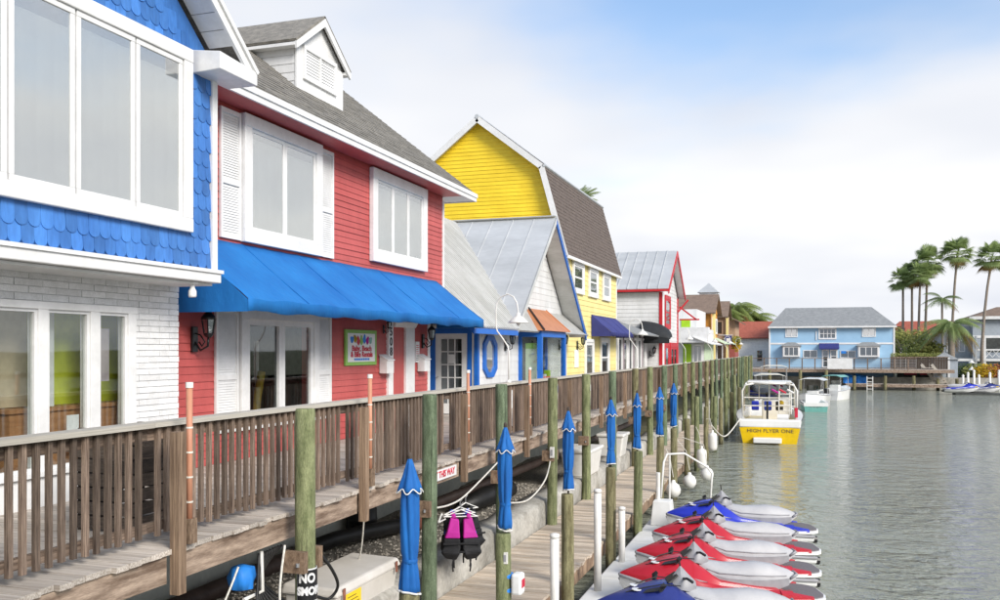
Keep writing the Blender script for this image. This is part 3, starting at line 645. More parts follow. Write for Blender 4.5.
siding(rh, 'red_paint', [(-15.4, 2.45), (RW-.02, 2.45), (RW-.02, 5.5), (-11.9, 8.4)], .115, ('Y', 20.86), 1)
for (ya, yb, za, zb) in ((20.80, 20.90, 2.36, 5.45), (19.86, 19.98, 0, 2.36)): ubox('corner_board', 'white_paint', rh, RW-.1, RW+.03, ya, yb, za, zb)
# main roof with individual shingle courses
EX, EZ, PT, RGX = -7.92, 5.74, 0.79, -11.9
def rz_(x): return EZ+(EX-x)*PT
MB().slab([(EX, 10.5, EZ), (EX, 21.75, EZ), (RGX, 21.75, rz_(RGX)), (RGX, 10.5, rz_(RGX))], .08).build('roof_deck', 'roof_shingle', rh)
MB().slab([(RGX, 10.5, rz_(RGX)), (RGX, 21.75, rz_(RGX)), (-15.88, 21.75, EZ), (-15.88, 10.5, EZ)], .08).build('roof_rear_slope', 'roof_shingle', rh)
nr = V3((PT, 0, 1)).normalized(); cl = math.hypot(1, PT)
x = EX+.02; row = 0; tabs = MB(); cnt = 0
while x > RGX+.1:
    x2 = x-.14; row += 1; y = 10.5-random.uniform(0, .3)
    while y < 21.72:
        w = random.choice((.24, .3, .36)); ya, yb = max(10.5, y), min(21.76, y+w-.006); t = random.uniform(.010, .020)
        if yb-ya > .03:
            q = [(x, ya, rz_(x)), (x, yb, rz_(x)), (x2-.02, yb, rz_(x2-.02)), (x2-.02, ya, rz_(x2-.02))]
            lo = [V3(p)+nr*.001 for p in q]; hi = [V3(q[0])+nr*t, V3(q[1])+nr*t, V3(q[2])+nr*.003, V3(q[3])+nr*.003]
            hb = MB().hexa(lo+hi)
            if cnt < 290 and row < 9: hb.build('roof_shingle', 'roof_shingle', rh); cnt += 1
            else: tabs.add(hb.v, hb.f)
        y += w
    x = x2
tag(tabs.build('shingles_above', 'roof_shingle', rh), kind='stuff')
MB().box(EX-.01, EX+.03, 10.5, 21.77, EZ-.20, EZ-.015).build('eave_fascia', 'white_paint', rh)
MB().box(EX+.03, EX+.055, 10.48, 21.79, EZ-.10, EZ-.005).build('eave_drip', 'white_paint', rh)
MB().box(RW+.02, EX-.012, 10.5, 20.9, EZ-.18, EZ-.15).build('eave_soffit', 'red_paint', rh); MB().box(RW-.5, EX-.012, 20.92, 21.74, EZ-.18, EZ-.15).build('end_soffit', 'white_paint', rh); MB().box(RW-.5, EX, 21.735, 21.765, EZ-.20, EZ-.02).build('end_return', 'white_paint', rh)
MB().prism([(EX, 21.77, EZ-.19), (EX, 21.77, EZ-.01), (RGX, 21.77, rz_(RGX)-.01), (RGX, 21.77, rz_(RGX)-.20)], (0, .03, 0)).build('rake_board', 'white_paint', rh)
# dormer
dm = MB(); DX, ya, yb, ym = -9.4, 15.5, 17.35, 16.42; zb_ = rz_(DX)-.05; ze = 7.82; zp = 8.50
dm.prism([(DX, ya, zb_), (DX, yb, zb_), (DX, yb, ze), (DX, ym, zp), (DX, ya, ze)], (-2.6, 0, 0))
dmo = dm.build('dormer', 'white_siding', rh)
siding(dmo, 'white_siding', [(-11.2, zb_), (DX-.02, zb_), (DX-.02, ze), (-11.2, ze)], .17, ('Y', ya), -1, .016, 'dormer_board')
for sgn in (1, -1):
    MB().slab([(DX+.14, ym, zp+.10), (DX+.14, ym+sgn*1.13, ze-.04), (-12, ym+sgn*1.13, ze-.04), (-12, ym, zp+.10)], .05).build('dormer_roof', 'roof_shingle', dmo)
    MB().prism([(DX+.10, ym, zp+.045), (DX+.10, ym+sgn*1.12, ze-.095), (DX+.10, ym+sgn*1.10, ze-.22), (DX+.10, ym, zp-.12)], (.045, 0, 0)).build('dormer_rake', 'white_paint', dmo)
    MB().box(-12, DX+.1, ym+sgn*.935, ym+sgn*1.12, ze-.16, ze-.10).build('dormer_eave', 'white_paint', dmo)
ubox('dormer_trim', 'white_paint', dmo, DX, DX+.035, ya-.02, ya+.12, zb_, ze-.1); ubox('dormer_trim', 'white_paint', dmo, DX, DX+.035, yb-.12, yb+.02, zb_, ze-.1); ubox('dormer_trim', 'white_paint', dmo, DX, DX+.03, ya+.12, yb-.12, zb_, zb_+.13)
b = MB(); b.box(DX, DX+.05, ya+.26, yb-.26, zb_+.28, zb_+.36); b.box(DX, DX+.05, ya+.26, yb-.26, ze-.08, ze); b.box(DX, DX+.046, ya+.26, ya+.34, zb_+.36, ze-.08); b.box(DX, DX+.046, yb-.34, yb-.26, zb_+.36, ze-.08); b.box(DX, DX+.042, ym-.03, ym+.03, zb_+.36, ze-.08)
lv = b.build('louvre_vent', 'white_paint', dmo)
def louvres(parent, x, ya, yb, za, zb, step=.055, m='white_paint'):
    z = za
    while z < zb-.02:
        MB().hexa([(x+.018, ya, z), (x+.022, ya, z), (x+.022, yb, z), (x+.018, yb, z), (x+.006, ya, z+step*.96), (x+.010, ya, z+step*.98), (x+.010, yb, z+step*.98), (x+.006, yb, z+step*.96)]).build('slat', m, parent); z += step
louvres(dmo, DX, ya+.34, ym-.03, zb_+.36, ze-.08, .06); louvres(dmo, DX, ym+.03, yb-.34, zb_+.36, ze-.08, .06)
# upper windows and louvred shutters
def shutter(parent, x, ya, yb, za, zb):
    b = MB(); w = .05; b.box(x, x+.04, ya, ya+w, za, zb); b.box(x, x+.04, yb-w, yb, za, zb); zm = za+(zb-za)*.44
    for q, hq in ((za, .07), (zb-.07, .07), (zm-.04, .08)): b.box(x, x+.038, ya+w, yb-w, q, q+hq)
    s = b.build('shutter', 'white_paint', parent)
    ubox('shutter_back', 'white_siding', s, x, x+.006, ya+w, yb-w, za+.07, zb-.07)
    louvres(s, x, ya+w, yb-w, za+.07, zm-.04, .04); louvres(s, x, ya+w, yb-w, zm+.04, zb-.07, .04)
window(rh, RW+.015, 12.27, 14.72, 3.46, 5.51, 2, w=.20, d=.10, inner=.06)
shutter(rh, RW+.015, 11.72, 12.25, 3.47, 5.48); shutter(rh, RW+.015, 14.74, 15.24, 3.47, 5.48)
window(rh, RW+.015, 16.80, 19.65, 3.58, 5.52, 3, w=.22, d=.10, inner=.055)
# ground-floor window, shutters
window(rh, RW+.015, 12.20, 14.62, .46, 2.40, 2, w=.17, d=.09, inner=.09, pane='pane_clear')
shutter(rh, RW+.015, 11.60, 12.18, .46, 2.40); shutter(rh, RW+.015, 14.64, 15.15, .46, 2.40)
MB().box(RW-1.3, RW-.5, 12.4, 14.5, .02, .35).build('display_bench', 'plum_wall', rh)
b = MB()
for k in range(26):                        # potted plant behind the glass
    a = random.uniform(0, 6.28); r = random.uniform(.2, .42); h = random.uniform(.25, .6); c = V3((RW-.62, 12.85, .45))
    p1 = c+V3((r*.5*math.cos(a), r*.5*math.sin(a), h)); p2 = c+V3((r*math.cos(a), r*math.sin(a), h*random.uniform(.4, .9)))
    b.add([c+V3((0, -.01, 0)), c+V3((0, .01, 0)), p1+V3((0, .014, 0)), p2, p1-V3((0, .014, 0))], [(0, 1, 2, 3, 4)])
tag(b.build('indoor_plant', 'palm_light', rh), kind='stuff')
MB().tube([(RW-.7, 13.75, .36), (RW-.68, 13.8, .9), (RW-.66, 13.9, 1.35)], .07, 8).build('yellow_toy', 'flower_yellow', rh, smooth=True)
MB().tube([(RW-.9, 14.1, .36), (RW-.9, 14.12, 1.9)], .035, 6).build('display_stand', 'white_paint', rh)
# ---- fabric awnings
def awning(name, xw, y0, y1, zt, zf, proj, val, m, label, seams=6, sag=.03):
    o = thing(name, (xw, (y0+y1)/2, zf), label, 'awning')
    N = 60; rows = 9; b = MB(); xf = xw+proj
    for i in range(rows+1):
        t = i/rows
        for j in range(N+1):
            s = j/N; w = math.sin(math.pi*t)*sag*(.4+.6*abs(math.sin(s*seams*math.pi)))+.010*math.sin(s*seams*9.3+t*5)*t+random.uniform(-.006, .006)
            b.v.append((xw+proj*t, y0+(y1-y0)*s, zt+(zf-zt)*t-w))
    for j in range(N+1): b.v.append((xf+.014*math.sin(j*1.3)+random.uniform(-.006, .006), y0+(y1-y0)*j/N, zf-val+.016*math.sin(j*.8)+random.uniform(-.006, .006)))
    for i in range(rows+1):
        for j in range(N): k = i*(N+1)+j; b.f.append((k, k+N+1, k+N+2, k+1))
    top = b.build('canopy', m, o, smooth=True); md = top.modifiers.new('cloth', 'SOLIDIFY'); md.thickness = .006
    smooth_by_angle(top, 35)
    for yy, s in ((y0, 1), (y1, -1)):
        MB().prism([(xw, yy, zt-.01), (xf-.01, yy, zf-.01), (xf-.01, yy, zf-val), (xw, yy, zf-val)], (0, s*.008, 0)).build('side_panel', m, o)
    for k in range(1, seams):
        y = y0+(y1-y0)*k/seams; MB().tube([(xw+proj*t, y, zt+(zf-zt)*t+.004-math.sin(math.pi*t)*sag*.4) for t in (0, .25, .5, .75, 1)], .007, 4).build('seam', m, o)
    MB().tube([(xf-.02, y0+.02, zf-.02), (xf-.02, y1-.02, zf-.02)], .018, 6).build('front_bar', 'steel', o)
    return o
awning('shop_awning', RW+.02, 10.68, 20.42, 3.42, 2.45, 1.22, .18, 'awning_blue', 'long bright blue fabric awning over the red shop front', 6)
lantern(RW+.02, 11.10, 1.98, 'black lantern on the red wall left of the shuttered window', 1.25)
lantern(RW+.02, 19.55, 2.02, 'black lantern on the red wall beside the blue-framed door', 1.1)
lantern(RW+.02, 17.45, 2.22, 'black lantern tucked under the awning above the rental sign', .6)
sg = thing('rental_sign', (RW+.03, 16.38, 1.45), 'green-bordered white sign for baby, beach and bike rentals on red wall', 'sign')
MB().box(RW+.016, RW+.05, 15.70, 17.06, 1.43, 2.14).build('border', 'sign_green', sg); MB().box(RW+.05, RW+.056, 15.79, 16.97, 1.50, 2.07).build('face', 'white_paint', sg)
Yx = (0, 1, 0); Zx = (0, 0, 1); SX = RW+.060
text('lettering', 'Baby, Beach', 'sign_red', sg, .155, (SX, 16.38, 1.765), Yx, Zx, .003, bold=.004, sx=1.15)
text('lettering', '& Bike Rentals', 'sign_red', sg, .155, (SX, 16.38, 1.645), Yx, Zx, .003, bold=.004, sx=1.05)
cols = ['tarp_blue', 'flower_yellow', 'sign_red', 'sign_green', 'tarp_blue', 'magenta', 'gelcoat_teal']
for k in range(7):
    c = V3((SX, 15.95+k*.135, 1.94+.02*math.sin(k*2))); pts = [c+V3((0, .065*math.cos(a)*(1+.3*math.sin(3*a+k)), .085*math.sin(a)*(1+.25*math.cos(2*a+k)))) for a in [i*math.pi/5 for i in range(10)]]
    MB().prism(pts, (.003, 0, 0)).build('emblem_patch', cols[k], sg)
for k in range(9): ubox('number_mark', 'tarp_blue', sg, SX, SX+.003, 16.05+k*.075, 16.105+k*.075, 1.53, 1.57)
dp = thing('door_surround', (RW, 18.3, 0), 'white pilastered door surround with closed white door under the awning', 'door')
ubox('number_post', 'white_paint', dp, RW-.2, RW+.06, 17.62, 17.86, 0, 2.6)
for k, ch in enumerate('1508'): text('house_number', ch, 'sign_black', dp, .25, (RW+.064, 17.74, 2.34-.215*k), Yx, Zx, .004, bold=.006)
ubox('pilaster', 'white_paint', dp, RW-.2, RW+.05, 18.55, 19.03, 0, 2.24)
MB().hexa([(RW-.2, 17.95, 2.24), (RW+.06, 17.95, 2.24), (RW+.06, 19.06, 2.24), (RW-.2, 19.06, 2.24), (RW-.2, 17.90, 2.36), (RW+.11, 17.90, 2.36), (RW+.11, 19.11, 2.36), (RW-.2, 19.11, 2.36)]).build('cornice', 'white_paint', dp)
dd = MB().box(RW-.16, RW-.11, 18.02, 18.55, 0.02, 2.24).build('door_leaf', 'white_paint', dp)
for za, zb in ((.2, .95), (1.1, 2.05)): MB().box(RW-.11, RW-.10, 18.12, 18.45, za, zb).build('door_panel', 'white_siding', dd)
ubox('dark_gap', 'interior_dark', dp, RW-.2, RW-.14, 17.86, 18.02, 0, 2.24)
for yy, lab in ((17.42, 'white wall mailbox next to the house numbers'), (19.42, 'white wall mailbox under the black lantern by the blue door')):
    o = thing('mailbox', (RW+.1, yy, 1.25), lab, 'mailbox', 'white mailboxes')
    MB().prism([(RW+.02, yy-.17, 1.24), (RW+.20, yy-.17, 1.24), (RW+.20, yy-.17, 1.52), (RW+.02, yy-.17, 1.62)], (0, .34, 0)).build('body', 'white_paint', o, bevel=.006)
    MB().hexa([(RW+.02, yy-.18, 1.625), (RW+.22, yy-.18, 1.51), (RW+.22, yy+.18, 1.51), (RW+.02, yy+.18, 1.625), (RW+.02, yy-.18, 1.645), (RW+.22, yy-.18, 1.53), (RW+.22, yy+.18, 1.53), (RW+.02, yy+.18, 1.645)]).build('lid', 'white_paint', o)
o = thing('notice_board', (RW+.03, 19.0, 1.45), 'small white notice with red print on the red wall by the door', 'sign')
MB().box(RW+.02, RW+.04, 19.10, 19.32, 1.45, 1.93).build('sheet', 'white_paint', o)
for k in range(8): ubox('print_line', 'sign_red' if k > 2 else 'sign_black', o, RW+.04, RW+.043, 19.13, 19.29-.02*(k % 3), 1.50+.048*k, 1.515+.048*k)

# ================================================================== WHITE COTTAGE
WX = -8.2; ER, RGZ, GY = -7.5, 6.05, 28.42; PM = 1.05; RBX = ER-(RGZ-2.3)/PM; GL, GR = 24.1, 32.74; GE = -7.55
wh = thing('white_cottage', (-11, 27, 0), 'white cottage with steep grey metal roof, blue trim and copper-roofed bay window', 'shop')
w1 = MB().box(WX-.3, WX, 22.62, 32.3, 0, 2.4).prism([(WX, 24.4, 2.4), (WX, 32.4, 2.4), (WX, GY, 5.8)], (-.25, 0, 0)).build('wall', 'white_siding', wh)
siding(w1, 'white_siding', [(22.63, 0), (32.28, 0), (32.28, 2.4), (22.63, 2.4)], .2, ('X', WX), 1, .014)
siding(w1, 'white_siding', [(24.35, 2.4), (32.45, 2.4), (GY, 5.82)], .2, ('X', WX), 1, .014)
w2 = MB().box(-14, WX-.3, 22.62, 32.3, 0, 2.6).build('end_wall', 'white_siding', wh)
MB().box(-9.85, -9.72, 19.95, 22.6, 0, 2.42).build('alcove_wall', 'white_siding', wh)
# door facing along the boardwalk
fy = 22.6
b = MB(); b.box(-9.62, -9.36, fy-.06, fy, 0, 2.32); b.box(-8.44, -8.30, fy-.06, fy, 0, 2.32); b.box(-9.36, -8.44, fy-.06, fy, 2.18, 2.32)
df = b.build('door_frame', 'blue_trim', wh)
ubox('corner_post', 'blue_trim', wh, -8.23, -8.12, 22.50, 22.63, 0, 2.42); ubox('corner_trim', 'white_paint', wh, -8.295, -8.235, 22.53, 22.6, 0, 2.38)
ubox('door_head', 'white_paint', wh, -9.68, -8.235, fy-.07, fy, 2.325, 2.40); ubox('side_trim', 'white_paint', wh, -9.70, -9.625, fy-.065, fy, 0, 2.32)
b = MB(); b.box(-9.36, -9.20, fy-.045, fy-.005, .02, 2.18); b.box(-8.60, -8.44, fy-.045, fy-.005, .02, 2.18); b.box(-9.20, -8.60, fy-.045, fy-.005, 2.04, 2.18); b.box(-9.20, -8.60, fy-.045, fy-.005, .02, .30)
for k in (1, 2): b.box(-9.20+.2*k-.014, -9.20+.2*k+.014, fy-.040, fy-.008, .30, 2.04)
for k in range(1, 5): b.box(-9.20, -8.60, fy-.038, fy-.01, .30+.348*k-.014, .30+.348*k+.014)
dr = b.build('door', 'white_paint', wh)
for i in range(3):
    for k in range(5): ubox('pane', 'pane_dark', dr, -9.20+.2*i+.014, -9.0+.2*i-.014, fy-.022, fy-.014, .30+.348*k+.014, .30+.348*(k+1)-.014)
MB().lathe((-9.29, fy-.07, 1.0), [(.02, -.025), (.03, 0), (.02, .025)], 10).build('knob', 'steel', dr, smooth=True); ubox('paper_notice', 'white_paint', dr, -8.99, -8.81, fy-.05, fy-.042, 1.38, 1.62)
# octagonal window
oc = [(23.62+.56*cx_, 1.56+.58*cz_) for cx_, cz_ in ((-.45, -1), (.45, -1), (1, -.6), (1, .6), (.45, 1), (-.45, 1), (-1, .6), (-1, -.6))]
inn = [(23.62+(y-23.62)*.66, 1.56+(z-1.56)*.76) for y, z in oc]; b = MB()
for k in range(8):
    k2 = (k+1) % 8; q = [oc[k], oc[k2], inn[k2], inn[k]]; b.hexa([(WX+.01, *p) for p in q]+[(WX+.07, *p) for p in q])
ow = b.build('octagon_window', 'blue_trim', wh); MB().prism([(WX+.016, *p) for p in inn], (.008, 0, 0)).build('pane', 'pane_sky', ow)
# roofs
MB().slab([(ER, 20.94, 2.3), (ER, 33.0, 2.3), (RBX, 33.0, RGZ-.02), (RBX, 20.94, RGZ-.02)], .06).build('main_roof', 'metal_gap', wh); MB().slab([(ER, 20.47, 2.3), (ER, 20.938, 2.3), (RW+.03, 20.938, 2.3+(ER-RW-.03)*PM), (RW+.03, 20.47, 2.3+(ER-RW-.03)*PM)], .06).build('roof_lip', 'metal_gap', wh)
MB().slab([(RBX, 20.94, RGZ-.02), (RBX, 33.0, RGZ-.02), (RBX-3.57, 33, 2.3), (RBX-3.57, 20.94, 2.3)], .06).build('rear_roof', 'metal_roof_pale', wh)
nm = V3((PM, 0, 1)).normalized()
y = 20.50
while y < GY-.1:
    t = max(0, (y-GL)/(GY-GL)); xa = ER-(ER-RBX)*t; za = 2.3+(RGZ-2.3)*t
    xt = RBX if y > 20.95 else RW+.04
    a, c = V3((xa, y, za))+nm*.022, V3((xt, y, 2.3+(ER-xt)*PM-.02))+nm*.022
    MB().bar(a, c, .075, .06, nm).build('roof_rib', 'metal_roof_pale', wh); y += .19
for s, ye in ((-1, GL), (1, GR)):
    sl = MB().slab([(GE, GY, RGZ+.02), (GE, ye, 2.32), (ER-.02, ye, 2.32), (RBX-.02, GY, RGZ+.02)], .045).build('gable_roof', 'metal_roof', wh)
    ng = V3((0, s*(RGZ-2.3), abs(ye-GY))).normalized(); k = 1
    while k*.72 < (GE-RBX):
        x = GE-k*.72; t = (GE-x)/(GE-RBX); a = V3((x, GY, RGZ+.02)); c = V3((x, ye+(GY-ye)*t, 2.32+(RGZ-2.3)*t))
        MB().bar(a+ng*.010, c+ng*.010, .022, .022, ng).build('standing_seam', 'metal_roof', wh); k += 1
    MB().prism([(GE-.02, GY, RGZ-.03), (GE-.02, ye+s*.03, 2.25), (GE-.02, ye+s*.03, 2.10), (GE-.02, GY, RGZ-.20)], (.05, 0, 0)).build('rake_board', 'blue_trim' if s > 0 else 'metal_roof_pale', wh)
    MB().slab([(GE-.03, GY, RGZ-.09), (GE-.03, ye, 2.22), (WX+.02, ye, 2.22), (WX+.02, GY, RGZ-.09)], .02).build('soffit', 'metal_roof_pale', wh)
    MB().prism([(GE+.032, GY, RGZ+.04), (GE+.032, ye+s*.03, 2.33), (GE+.032, ye+s*.03, 2.29), (GE+.032, GY, RGZ)], (.012, 0, 0)).build('rake_flashing', 'metal_roof', wh)
MB().bar((GE, GY, RGZ+.05), (RBX-.2, GY, RGZ+.05), .22, .03).build('ridge_cap', 'metal_roof', wh)
MB().box(ER-.02, ER+.03, 20.47, GL-.06, 2.14, 2.27).build('eave_fascia', 'blue_trim', wh)
MB().prism([(ER+.02, 20.44, 2.12), (ER+.02, 20.44, 2.27), (RW+.04, 20.44, 3.23), (RW+.04, 20.44, 3.05)], (0, .035, 0)).build('end_rake_board', 'blue_trim', wh)
MB().prism([(ER+.04, 20.425, 2.26), (ER+.04, 20.425, 2.34), (RW+.04, 20.425, 3.33), (RW+.04, 20.425, 3.24)], (0, .12, 0)).build('end_flashing', 'metal_roof', wh)
# copper-roofed box bay
bx0, bx1, by0, by1 = WX+.012, -7.45, 26.35, 29.35
b = MB(); b.box(bx0, bx1, by0, by1, 0.35, .55); b.box(bx0, bx1, by0, by1, 2.14, 2.32)
for yy in (by0, by1-.14): b.box(bx1-.14, bx1+.004, yy-.004*(yy == by0), yy+.14, .55, 2.14)
b.box(bx0, bx0+.10, by0-.004, by0+.1, .55, 2.14); b.box(bx0, bx0+.10, by1-.1, by1+.004, .55, 2.14)
bay = b.build('bay_window', 'blue_trim', wh)
ubox('pane', 'pane_clear', bay, bx1-.05, bx1-.04, by0+.12, by1-.12, .54, 2.15); ubox('pane', 'pane_clear', bay, bx0+.08, bx1-.12, by0+.04, by0+.05, .54, 2.15); ubox('pane', 'pane_clear', bay, bx0+.08, bx1-.12, by1-.05, by1-.04, .54, 2.15)
ubox('bay_back', 'interior_dark', bay, bx0, bx0+.02, by0+.1, by1-.1, .55, 2.14)
ubox('banner', 'mint_wall', bay, bx0+.18, bx1-.2, by0+.16, by0+.17, .56, 1.95); ubox('banner_head', 'sign_green', bay, bx0+.18, bx1-.2, by0+.15, by0+.159, 1.78, 1.95)
for k in range(3): MB().lathe((bx0+.42+.06*(k % 2), by0+.13, 1.62-.24*k), [(.0, -.01), (.075, 0), (.0, .01)], 10).build('banner_mark', ['tarp_blue', 'flower_yellow', 'gelcoat_teal'][k], bay)
for k in range(4): ubox('red_print', 'sign_red', bay, bx1-.036, bx1-.033, by0+.35+.2*k, by0+.48+.2*k, .75, .92)
for k in range(5): ubox('display_item', ['flower_yellow', 'white_paint', 'gelcoat_teal', 'white_paint', 'lime'][k], bay, bx0+.15, bx0+.3, by0+.45+.48*k, by0+.7+.48*k, .56, .95+.12*(k % 3))
tp = [(-8.13, 27.25, 3.06), (-8.13, 29.3, 3.06)]; bt = [(WX, by0-.3, 2.33), (bx1+.12, by0-.12, 2.33), (bx1+.12, by1+.12, 2.33), (WX, by1+.12, 2.33)]
cr_ = MB(); cr_.add(bt+tp, [(0, 1, 4), (1, 2, 5, 4), (2, 3, 5), (0, 4, 5, 3), (3, 2, 1, 0)]); co = cr_.build('copper_roof', 'copper', bay)
MB().bar(V3(bt[1])+V3((0, 0, .02)), V3(tp[0])+V3((0, 0, .02)), .05, .03).build('copper_seam', 'black_metal', bay); MB().bar(V3(bt[2])+V3((0, 0, .02)), V3(tp[1])+V3((0, 0, .02)), .05, .03).build('copper_seam', 'copper', bay)
lantern(WX+.02, 25.0, 1.95, 'black lantern on the white cottage left of its bay window', 1.1); lantern(WX+.02, 31.2, 2.0, 'black lantern on the white cottage right of its bay window', 1.2)

# ================================================================== YELLOW BARN HOUSE
YN, YF, YX = 33.2, 43.2, -8.46
yh = thing('yellow_barn_house', (-11.9, 38, 0), 'tall yellow gambrel-roofed house with brown shingles and pale yellow front', 'house')
GB = [(-8.45, 5.65), (-9.3, 8.7), (-11.9, 10.72), (-14.5, 8.7), (-15.35, 5.65)]
e1 = MB().prism([(x, YN, z) for x, z in [(-8.5, 0), (-8.5, 5.65)]+GB+[(-15.3, 0)]], (0, .25, 0)).build('end_wall', 'yellow_paint', yh)
siding(e1, 'yellow_paint', [(-15.3, 4.2), (-8.48, 4.2)]+[(x, z-.05) for x, z in GB], .152, ('Y', YN), -1, .02)
MB().prism([(x, YF-.25, z) for x, z in [(-8.5, 0), (-8.5, 5.65)]+GB+[(-15.3, 0)]], (0, .25, 0)).build('far_end_wall', 'yellow_paint', yh)
fw = MB().box(YX-.2, YX, YN+.02, YF, 0, 5.62).build('front_wall', 'pale_yellow', yh)
siding(fw, 'pale_yellow', [(YN+.03, 0), (YF-.02, 0), (YF-.02, 5.6), (YN+.03, 5.6)], .21, ('X', YX), 1, .022)
ubox('corner_board', 'white_paint', yh, YX-.1, YX+.035, YF-.12, YF+.03, 0, 5.6); ubox('corner_board', 'white_paint', yh, YX-.1, YX+.035, YN-.03, YN+.12, 0, 5.6)
def gam(i, y0, y1, lift=.10, th=.09):
    (xa, za), (xb, zb) = GB[i], GB[i+1]; d = V3((zb-za, 0, xa-xb)).normalized()
    if d.z < 0: d = -d
    a, c = V3((xa, 0, za))+d*lift, V3((xb, 0, zb))+d*lift
    if i == 0: a += V3((.10, 0, -.38))
    return a, c, d
for i in range(4):
    a, c, d = gam(i, 0, 0)
    sl = MB().slab([(a.x, YN-.32, a.z), (a.x, YF+.3, a.z), (c.x, YF+.3, c.z), (c.x, YN-.32, c.z)], .08).build('roof_slope', 'roof_brown', yh)
    if i < 2:
        L = (c-a).length; k = 0; dr_ = (c-a)/L; b = MB()
        while k*.16 < L-.02:
            p = a+dr_*(k*.16); q = a+dr_*min(L, k*.16+.18); y = YN-.32-(.15 if k % 2 else 0)
            while y < YF+.28:
                ya, yb = max(y, YN-.33), min(y+.31, YF+.3)
                if yb-ya > .04:
                    t = random.uniform(.012, .022); hb = MB().hexa([(p.x, ya, p.z), (p.x, yb, p.z), (q.x, yb, q.z), (q.x, ya, q.z)]+[tuple(V3((v.x, yy, v.z))+d*tt) for v, yy, tt in ((p, ya, t), (p, yb, t), (q, yb, .004), (q, ya, .004))]); b.add(hb.v, hb.f)
                y += .32
            k += 1
        tag(b.build('shingles', 'roof_brown', yh), kind='stuff')
    for yy in (YN-.35, YF+.29): MB().prism([(a.x, yy, a.z+.01), (c.x, yy, c.z+.01), (c.x-d.x*.22, yy, c.z-d.z*.22), (a.x-d.x*.22, yy, a.z-d.z*.22)], (0, .04, 0)).build('rake_board', 'white_paint', yh)
    if i in (1, 2): MB().slab([(a.x-d.x*.1, YN-.31, a.z-d.z*.1), (a.x-d.x*.1, YN, a.z-d.z*.1), (c.x-d.x*.1, YN, c.z-d.z*.1), (c.x-d.x*.1, YN-.31, c.z-d.z*.1)], .02).build('soffit', 'white_paint', yh)
MB().box(YX+.02, YX+.06, YN-.3, YF+.28, 5.28, 5.50).build('frieze', 'white_paint', yh)
a, c, d = gam(0, 0, 0); MB().box(a.x-.06, a.x+.03, YN-.33, YF+.3, a.z-.10, a.z+.01).build('eave_board', 'white_paint', yh)
MB().tube([(-11.9, YN-.37, 10.80), (-11.9, YF+.31, 10.80)], .085, 8).build('ridge_cap', 'metal_roof', yh); MB().tube([(c.x+.02, YN-.37, c.z+.0), (c.x+.02, YF+.3, c.z+.0)], .06, 6).build('knee_cap', 'metal_roof', yh)
for y0, y1 in ((34.2, 36.05), (37.0, 38.75), (39.8, 41.45)): window(yh, YX+.02, y0, y1, 3.98, 5.26, 1, pane='pane_sky', w=.16, d=.09, inner=.07, rows=2)
window(yh, YX+.02, 39.3, 41.2, .5, 2.3, 1, pane='pane_dark', w=.16, d=.09, inner=.07, rows=2)
window(yh, YX+.02, 36.3, 37.9, .02, 2.2, 1, pane='pane_sky', w=.14, d=.09, inner=.12, name='shop_door')
awning('navy_awning', YX+.03, 37.6, 42.9, 3.25, 2.50, .85, .18, 'awning_navy', 'navy blue fabric awning on the pale yellow house front', 3, .02)
lantern(YX+.03, 35.0, 2.0, 'black lantern on the pale yellow wall next to the cottage', 1.2)
o = thing('wall_plaque', (YX+.05, 34.8, 1.3), 'small cream plaque on the pale yellow wall near the cottage', 'sign')
MB().box(YX+.025, YX+.05, 34.55, 35.2, 1.05, 1.75).build('board', 'cream_wall', o); MB().box(YX+.05, YX+.056, 34.7, 35.05, 1.25, 1.55).build('face', 'white_paint', o)

# ================================================================== LEAN-TO PORCH and GREY HOUSE
lp = thing('lean_to_shop', (-9.5, 47.8, 0), 'low glazed shopfront with lean-to roof between yellow house and grey-roofed house', 'shop')
MB().box(-10.4, -10.2, 43.3, 52.3, 0, 3.0).build('back_wall', 'mauve_wood', lp)
MB().slab([(-7.6, 43.4, 2.55), (-7.6, 52.3, 2.55), (-10.3, 52.3, 3.5), (-10.3, 43.4, 3.5)], .07).build('lean_to_roof', 'roof_far_grey', lp)
for k in range(7):
    y = 43.5+1.42*k; ubox('post', ('mauve_wood' if k % 2 else 'white_paint'), lp, -8.55, -8.40, y, y+.14, 0, 2.75)
for k in range(6): y = 43.5+1.42*k; window(lp, -8.52, y+.16, y+1.40, .05, 2.4, 1, pane='pane_sky' if k % 2 else 'pane_dark', w=.09, inner=.06)
GX, GYn, GYf = -7.6, 52.5, 59.7
gh = thing('grey_roofed_house', (-11, 56.1, 0), 'white house with grey metal gable roof and bright red trim', 'house')
g1 = MB().box(-15, GX-.05, GYn, GYf, 0, 5.1).prism([(GX-.05, GYn, 5.1), (GX-.05, GYf, 5.1), (GX-.05, 56.1, 7.5)], (-.2, 0, 0)).build('wall', 'white_siding', gh)
siding(g1, 'white_siding', [(-15, 0), (GX-.06, 0), (GX-.06, 5.1), (-15, 5.1)], .23, ('Y', GYn), -1, .02)
siding(g1, 'white_siding', [(GYn, 0), (GYf, 0), (GYf, 5.1), (56.1, 7.5), (GYn, 5.1)], .23, ('X', GX-.05), 1, .02)
